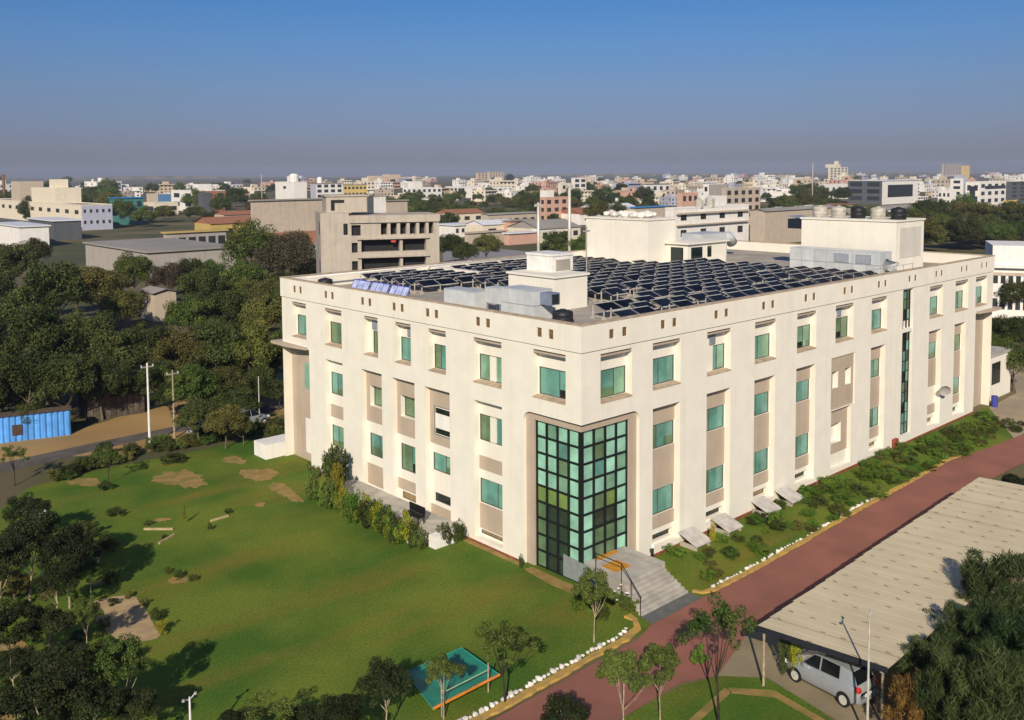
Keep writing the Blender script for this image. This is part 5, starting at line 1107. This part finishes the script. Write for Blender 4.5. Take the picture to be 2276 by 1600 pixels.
bg('white house with teal shaded balcony at right', 2146, 2176, 2236, 405, 462, 'white', wallR='white', L=(2, 2), Rw=(4, 3), extra=(('dark', 'R', .2, .98, .72, .85), ('dark', 'L', .3, .7, .35, .85)))
bg('dark glass block at far right edge', 2236, 2245, 2330, 405, 455, 'slate', Rw=(5, 5), roof='slab')
bg('grey house beneath the lilac tower house', 2085, 2112, 2126, 425, 462, 'white', L=(3, 2), wfrac=(.5, .5))
bg('white shed with curved sheet roof beyond right-hand trees', 2145, 2170, 2246, 468, 487, 'stone', roof='slab', roofm=M_whitesheet, Rw=(4, 1))
bg('yellow container beyond right-hand trees', 2230, 2233, 2262, 447, 462, 'yellow', depth=5)
bg('long grey sheet-roofed hall behind the white three-tier office', 1668, 1700, 1860, 470, 545, 'stone', roof='gableX', roofm=M_greysheet, depth=30)
bg('grey concrete frame building with square windows', 1605, 1612, 1690, 420, 500, 'stone', Rw=(5, 4), wfrac=(.5, .55), depth=16)
bg('brown-grey block beside the concrete frame building', 1563, 1575, 1608, 410, 480, 'white', wallR='grey', L=(1, 3))
bg('pinkish brick house below the brown-grey block', 1505, 1515, 1552, 430, 482, 'pink', Rw=(3, 2))
bg('long white wall hall right of centre', 1770, 1790, 1886, 412, 440, 'white', Rw=(7, 1), wfrac=(.4, .5))
bg('pale house left of the long white wall hall', 1762, 1766, 1783, 398, 440, 'sand', Rw=(1, 3))
bg('white office with colonnade behind centre trees', 1428, 1435, 1490, 410, 450, 'white', Rw=(4, 2), wfrac=(.45, .5), roof='slab')
bg('salmon pink house left of the tall mast', 1200, 1212, 1262, 440, 500, 'pink', Rw=(3, 3), L=(1, 3), extra=(('room', .1, .1, 4, 4, 3, 'white'),))
bg('cream narrow house behind the salmon pink house', 1240, 1248, 1272, 408, 462, 'cream', Rw=(2, 3))
bg('small white frame house beside centre trees', 1270, 1276, 1303, 396, 446, 'white', Rw=(2, 4), wfrac=(.65, .6))
bg('long low brown-roofed shed left of tall mast', 1070, 1085, 1192, 478, 520, 'stone', roof='gableX', roofm=M_greysheet, Rw=(6, 1), depth=12)
bg('pinkish workshop in front of long brown-roofed shed', 1118, 1135, 1190, 492, 530, 'pink', roof='slab', depth=8)
bg('low beige sheds on near side of the workshop', 1032, 1040, 1125, 519, 545, 'stone', roof='slab', depth=8, roofm=PAL['stone'])
bg('white sheet-roofed bus shelter left of the roof room', 1120, 1132, 1245, 520, 545, 'pink', roof='slab', roofm=M_whitesheet, depth=8)
bg('blue-roofed structure behind the rear roof tower', 1402, 1412, 1480, 462, 520, 'stone', roof='slab', roofm=M_bluesheet, depth=10)
bg('white crescent terrace of houses in mid distance', 895, 915, 982, 418, 446, 'white', Rw=(6, 2), L=(2, 2), extra=(('room', .1, .1, 8, 8, 5, 'white'),))
bg('white stepped houses below the crescent terrace', 945, 955, 985, 440, 462, 'white', roof='slab', Rw=(3, 1))
bg('long white arcade building in mid distance', 990, 1000, 1075, 415, 435, 'white', Rw=(9, 1), wfrac=(.6, .6))
bg('white balconied block right of the long arcade', 1035, 1048, 1140, 418, 440, 'white', Rw=(8, 2), wfrac=(.6, .4))
bg('tall pale tower block on the centre skyline', 1058, 1062, 1085, 384, 402, 'sand', Rw=(3, 4)); bg('broad hazy tower block right of the pale tower', 1083, 1088, 1120, 382, 402, 'sand', Rw=(5, 5))
bg('long sandstone fort-like block on the left skyline', 815, 822, 950, 394, 406, 'sand', extra=(('room', .1, .2, 40, 30, 3, 'sand'), ('room', .4, .2, 30, 30, 6, 'sand')))
bg('pale domed block standing over the right skyline', 1840, 1844, 1884, 372, 404, 'cream', Rw=(5, 5), extra=(('room', .3, .1, 20, 20, 6, 'cream'), ('room', .42, .2, 6, 6, 12, 'cream')))
bg('yellow block on a stalk on the far right skyline', 2136, 2140, 2154, 368, 396, 'yellow')
bg('hazy beige slab on the far right skyline', 2092, 2096, 2135, 364, 392, 'stone', Rw=(6, 5))
def mastpx(label, px, yb, yt, r_, m=M_whitep):
    p = G(px, yb); h = HT(p, px, yt); t = thing('tall_mast', label, 'mast', (p[0], p[1], 0)); MB().tube([(0, 0, 0), (0, 0, h)], [r_, r_*.85], 10).build('shaft', m, t, True); MB().box(-.9, .9, -.2, .2, h-.8, h-.3).build('head', m, t)
mastpx('white mast with lamp head beyond the roof, left one', 1197, 620, 450, .32, M_alu); mastpx('thicker white mast beyond the roof, right one', 1266, 620, 408, .36, M_alu); mastpx('thin lattice-like mast on the right skyline', 1805, 470, 362, .35, M_steel); mastpx('thin mast on the left skyline', 583, 470, 388, .3, M_steel); mastpx('rusty tower mast at the far left edge', 11, 470, 388, .9, M_vent)
q = random.Random(66)
SHED = [(1000, 500, 1075), (1075, 532, 1150), (1150, 505, 1200), (1200, 540, 1290), (1010, 528, 1060), (1290, 500, 1360), (1330, 488, 1420), (1690, 500, 1760), (1740, 488, 1850), (1880, 498, 1960), (1950, 486, 2040), (2060, 500, 2130), (2180, 492, 2270), (1850, 475, 1900), (880, 500, 940), (930, 478, 1000), (270, 492, 330), (560, 510, 640)]
for i, (xa, yb_, xb) in enumerate(sorted(SHED)):
    c_ = G(xa, yb_); h_ = q.uniform(3.2, 4.6); yt_ = yb_-h_*FPX/DIST(c_); rm = q.choice((M_greysheet, M_tile, M_whitesheet, M_bgroof))
    bg('low sheet-roofed shed behind the office, %s from left' % ORD[i], xa, xa, xb, yt_, yb_, q.choice(('stone', 'white', 'pink', 'cream')), Rw=(q.randrange(2, 6), 1), wfrac=(.45, .4), roof=q.choice(('slab', 'gableX', 'gableX')), roofm=rm, depth=q.uniform(8, 16), name='low_shed', cat='shed')[0]['group'] = 'low sheds behind the office'
# --- the far city: flat-roofed houses, singly placed
def house_mesh(seed, wm, fl):
    q = random.Random(seed); b = MB(); X, Y, h = q.uniform(9, 22), q.uniform(9, 16), fl*3.2
    b.box(0, X, 0, Y, -.3, h, 0); b.box(-.15, X+.15, -.15, Y+.15, h, h+.6, 0); b.quad((.3, .3, h+.62), (X-.3, .3, h+.62), (X-.3, Y-.3, h+.62), (.3, Y-.3, h+.62), 2)
    xr = q.uniform(.1, .6)*X; b.box(xr, xr+4, Y*.3, Y*.3+4, h+.6, h+3.2, 0)
    for k in range(q.randrange(1, 3)): cx_, cy_ = q.uniform(1.5, X-1.5), q.uniform(1.5, Y-1.5); b.lathe([(0.8, h+.6), (.8, h+2.0), (0, h+2.2)], 8, (cx_, cy_), q.choice((0, 1)))
    nx, ny = int(X/3.2), int(Y/3.2)
    for f in range(fl):
        if q.random() < .3: b.box(-.02, X, -1.1, 0, f*3.2+2.9, f*3.2+3.15, 0)
        for i in range(nx):
            if q.random() < .85: u = X*(i+.5)/nx; b.box(u-.75, u+.75, -.05, .02, f*3.2+1.0, f*3.2+2.5, 1)
        for i in range(ny):
            if q.random() < .75: u = Y*(i+.5)/ny; b.box(-.05, .02, u-.6, u+.6, f*3.2+1.0, f*3.2+2.4, 1)
    return b.mesh('house', [wm, M_bgwin, M_bgroof])
cols = ['white', 'white', 'cream', 'white', 'cream', 'sand', 'stone', 'lilac', 'white', 'pink']
HM = [(c, house_mesh(300+i*3+f, PAL[c], f)) for i, c in enumerate(cols) for f in (1, 2, 3)]
HLB = {'white': 'whitewashed flat-roofed house in the far city', 'cream': 'cream flat-roofed house in the far city', 'sand': 'sand-coloured flat-roofed house in the far city', 'pink': 'pinkish flat-roofed house in the far city', 'stone': 'grey stone flat-roofed house in the far city', 'lilac': 'pale bluish flat-roofed house in the far city'}
q = random.Random(123); n = 0
zones = [(-20, 560, 416, 446, 24), (560, 900, 408, 436, 16), (880, 1200, 404, 452, 42), (1180, 1500, 400, 462, 62), (1480, 1800, 396, 456, 62), (1780, 2290, 392, 452, 92)]
for (xa, xb, ya, yb, cnt) in zones:
    for k in range(cnt):
        px = q.uniform(xa, xb); py = ya+(yb-ya)*q.random()**1.25-(px-1138)*.006; p = G(px, py); c, me = q.choice(HM)
        s = q.uniform(.7, 1.15)*(1.0 if DIST(p) < 900 else 1.3)
        tag(put('city_house', me, None, (p[0], p[1], 0), q.choice((0, 0, R(90), R(-90)))*0+q.uniform(-.25, .25), (s, s, s*q.uniform(.7, 1.0))), HLB[c], 'house', 'houses of the far city'); n += 1
# --- far trees between the houses (one crown mesh each: too small to show trunks)
FL = {'dark': 'dark green tree among the far houses', 'mid': 'green tree among the far houses', 'olive': 'olive green tree among the far houses'}
def fartree(px, py, rpx, k, sz=1.0):
    cm, tm, h = PROTO[k]; p = G(px, py); s = rpx*DIST(p)/FPX/3.9
    t = put('far_tree', cm, None, (p[0], p[1], -1.2*s), q.uniform(0, 6.28), (s, s, s*sz)); tag(t, FL[k[:-1]], 'tree', 'trees among the far houses')
for (xa, xb, ya, yb, cnt, r0, r1) in [(-10, 620, 428, 510, 50, 16, 34), (900, 1190, 440, 490, 60, 14, 26), (1170, 1450, 440, 500, 34, 16, 34), (1660, 1890, 440, 500, 36, 14, 28), (1900, 2280, 492, 562, 70, 18, 34), (-10, 2280, 404, 430, 38, 9, 16), (860, 1000, 470, 520, 8, 16, 28)]:
    for k in range(cnt):
        px, py = q.uniform(xa, xb), q.uniform(ya, yb); fartree(px, py, q.uniform(r0, r1)*(.6+.4*(py-400)/120), q.choice(('dark0', 'dark1', 'mid0', 'mid1', 'mid2', 'olive0')), q.uniform(.8, 1.1))
for px, py, r_, k, lab in ((1035, 560, 30, 'dark1', 'dense round tree right of grey concrete building'), (1080, 545, 34, 'olive1', 'yellow-olive tree behind the grey yard'), (1330, 470, 34, 'olive0', 'yellow-green tree behind the rear roof tower'), (1005, 545, 34, 'dark2', 'dark tree touching the grey concrete building'), (2040, 505, 40, 'olive2', 'golden-green tree behind right roof tower'), (1240, 545, 40, 'dark0', 'dark tree between the two white masts'), (1295, 560, 44, 'mid1', 'leafy tree left of the rear roof tower'), (2238, 742, 44, 'dark0', 'dark tree in front of the white terraced office'), (2255, 800, 46, 'dark1', 'dark tree beyond the annex at right edge'), (2272, 735, 38, 'dark2', 'shadowed tree at right edge above annex'), (2222, 770, 30, 'mid0', 'leafy tree behind far end of the office')): tree_px('garden_tree', k, lab, px, py, r_)
# scrubby trees beyond the carport and behind the far end of the office
q = random.Random(55)
for k in range(34):
    x, y = (q.uniform(34, 95), q.uniform(-46, -22)) if k < 20 else (q.uniform(66, 130), q.uniform(16, 70))
    kk = q.choice(('dark0', 'mid1', 'olive0', 'dark2', 'mid2')); tree('scrub_tree', kk, 'scrub tree on the open ground beyond the carport' if k < 20 else 'scrub tree on open ground behind the far end of the office', x, y, q.uniform(.45, .85), None, 'scrub trees beyond the carport' if k < 20 else 'scrub trees behind the office')
# grey yard behind the building, weeds along it
sheet('grey_yard', [G(985, 600), G(985, 560), G(1040, 545), G(1180, 560), G(1400, 600), G(1400, 640), G(985, 640)], .02, mat('yard_concrete', (.30, .29, .28), .9, scale=.05, col2=(.24, .235, .23)))
# distant low ridge along the horizon
b = MB(); pts = []
for k in range(60):
    px = -400+k*60; p = G(px, 400-(px-1138)*.0085) if False else None
    d = ray(px, 420)[:2]; d = d/np.hypot(*d); r_ = 4600; pts.append((CAM[0]+d[0]*r_, CAM[1]+d[1]*r_, 5+12*abs(math.sin(k*.37)*math.sin(k*.11+1.0))*(1.3 if 5 < k < 16 else .6)))
for k in range(59): a, c = pts[k], pts[k+1]; b.quad((a[0], a[1], -2), (c[0], c[1], -2), c, a); b.quad(a, c, (c[0]*1.08, c[1]*1.08, -2), (a[0]*1.08, a[1]*1.08, -2))
struct(b.build('distant_hills', M_ground))

# ------------------------------------------------------------------ haze
hz = MB(); hz.box(-5300, 5300, -5300, 5300, -5, 62); ho = hz.build('haze', []); ho['kind'] = 'stuff'
hm = bpy.data.materials.new('haze_air'); hm.use_nodes = True; nt = hm.node_tree; nt.nodes.remove(nt.nodes['Principled BSDF'])
pv = nt.nodes.new('ShaderNodeVolumePrincipled'); pv.inputs['Color'].default_value = (.66, .76, 1.0, 1); pv.inputs['Density'].default_value = 0.00013; pv.inputs['Anisotropy'].default_value = 0.0
nt.links.new(pv.outputs[0], nt.nodes['Material Output'].inputs['Volume']); ho.data.materials.clear(); ho.data.materials.append(hm)

# ------------------------------------------------------------------ labels: place along the row for look-alikes one can count
def ordw(n):
    if n > 100: return 'hundred-and-'+ordw(n-100)
    if n == 100: return 'hundredth'
    if n <= 20: return ORD[n-1]
    t = ['', '', 'twent', 'thirt', 'fort', 'fift', 'sixt', 'sevent', 'eight', 'ninet'][n//10]
    return t+'ieth' if n % 10 == 0 else t+'y-'+ORD[n % 10-1]
bylab = {}
for o in bpy.data.objects:
    if o.parent is None and o.get('group') in ('shrubs along the right facade', 'hedge round the terrace', 'hedge at the far lawn edge', 'undergrowth along the left lawn edge', 'plants left of the entrance steps'): bylab.setdefault(o['label'], []).append(o)
for lab, os_ in bylab.items():
    if len(os_) < 2 or len(os_) > 199: continue
    def col(o):
        d = np.array(o.location)-CAM; return float(d@_r/(d@_f))
    for i, o in enumerate(sorted(os_, key=col)): o['label'] = lab+', '+ordw(i+1)+' from left'
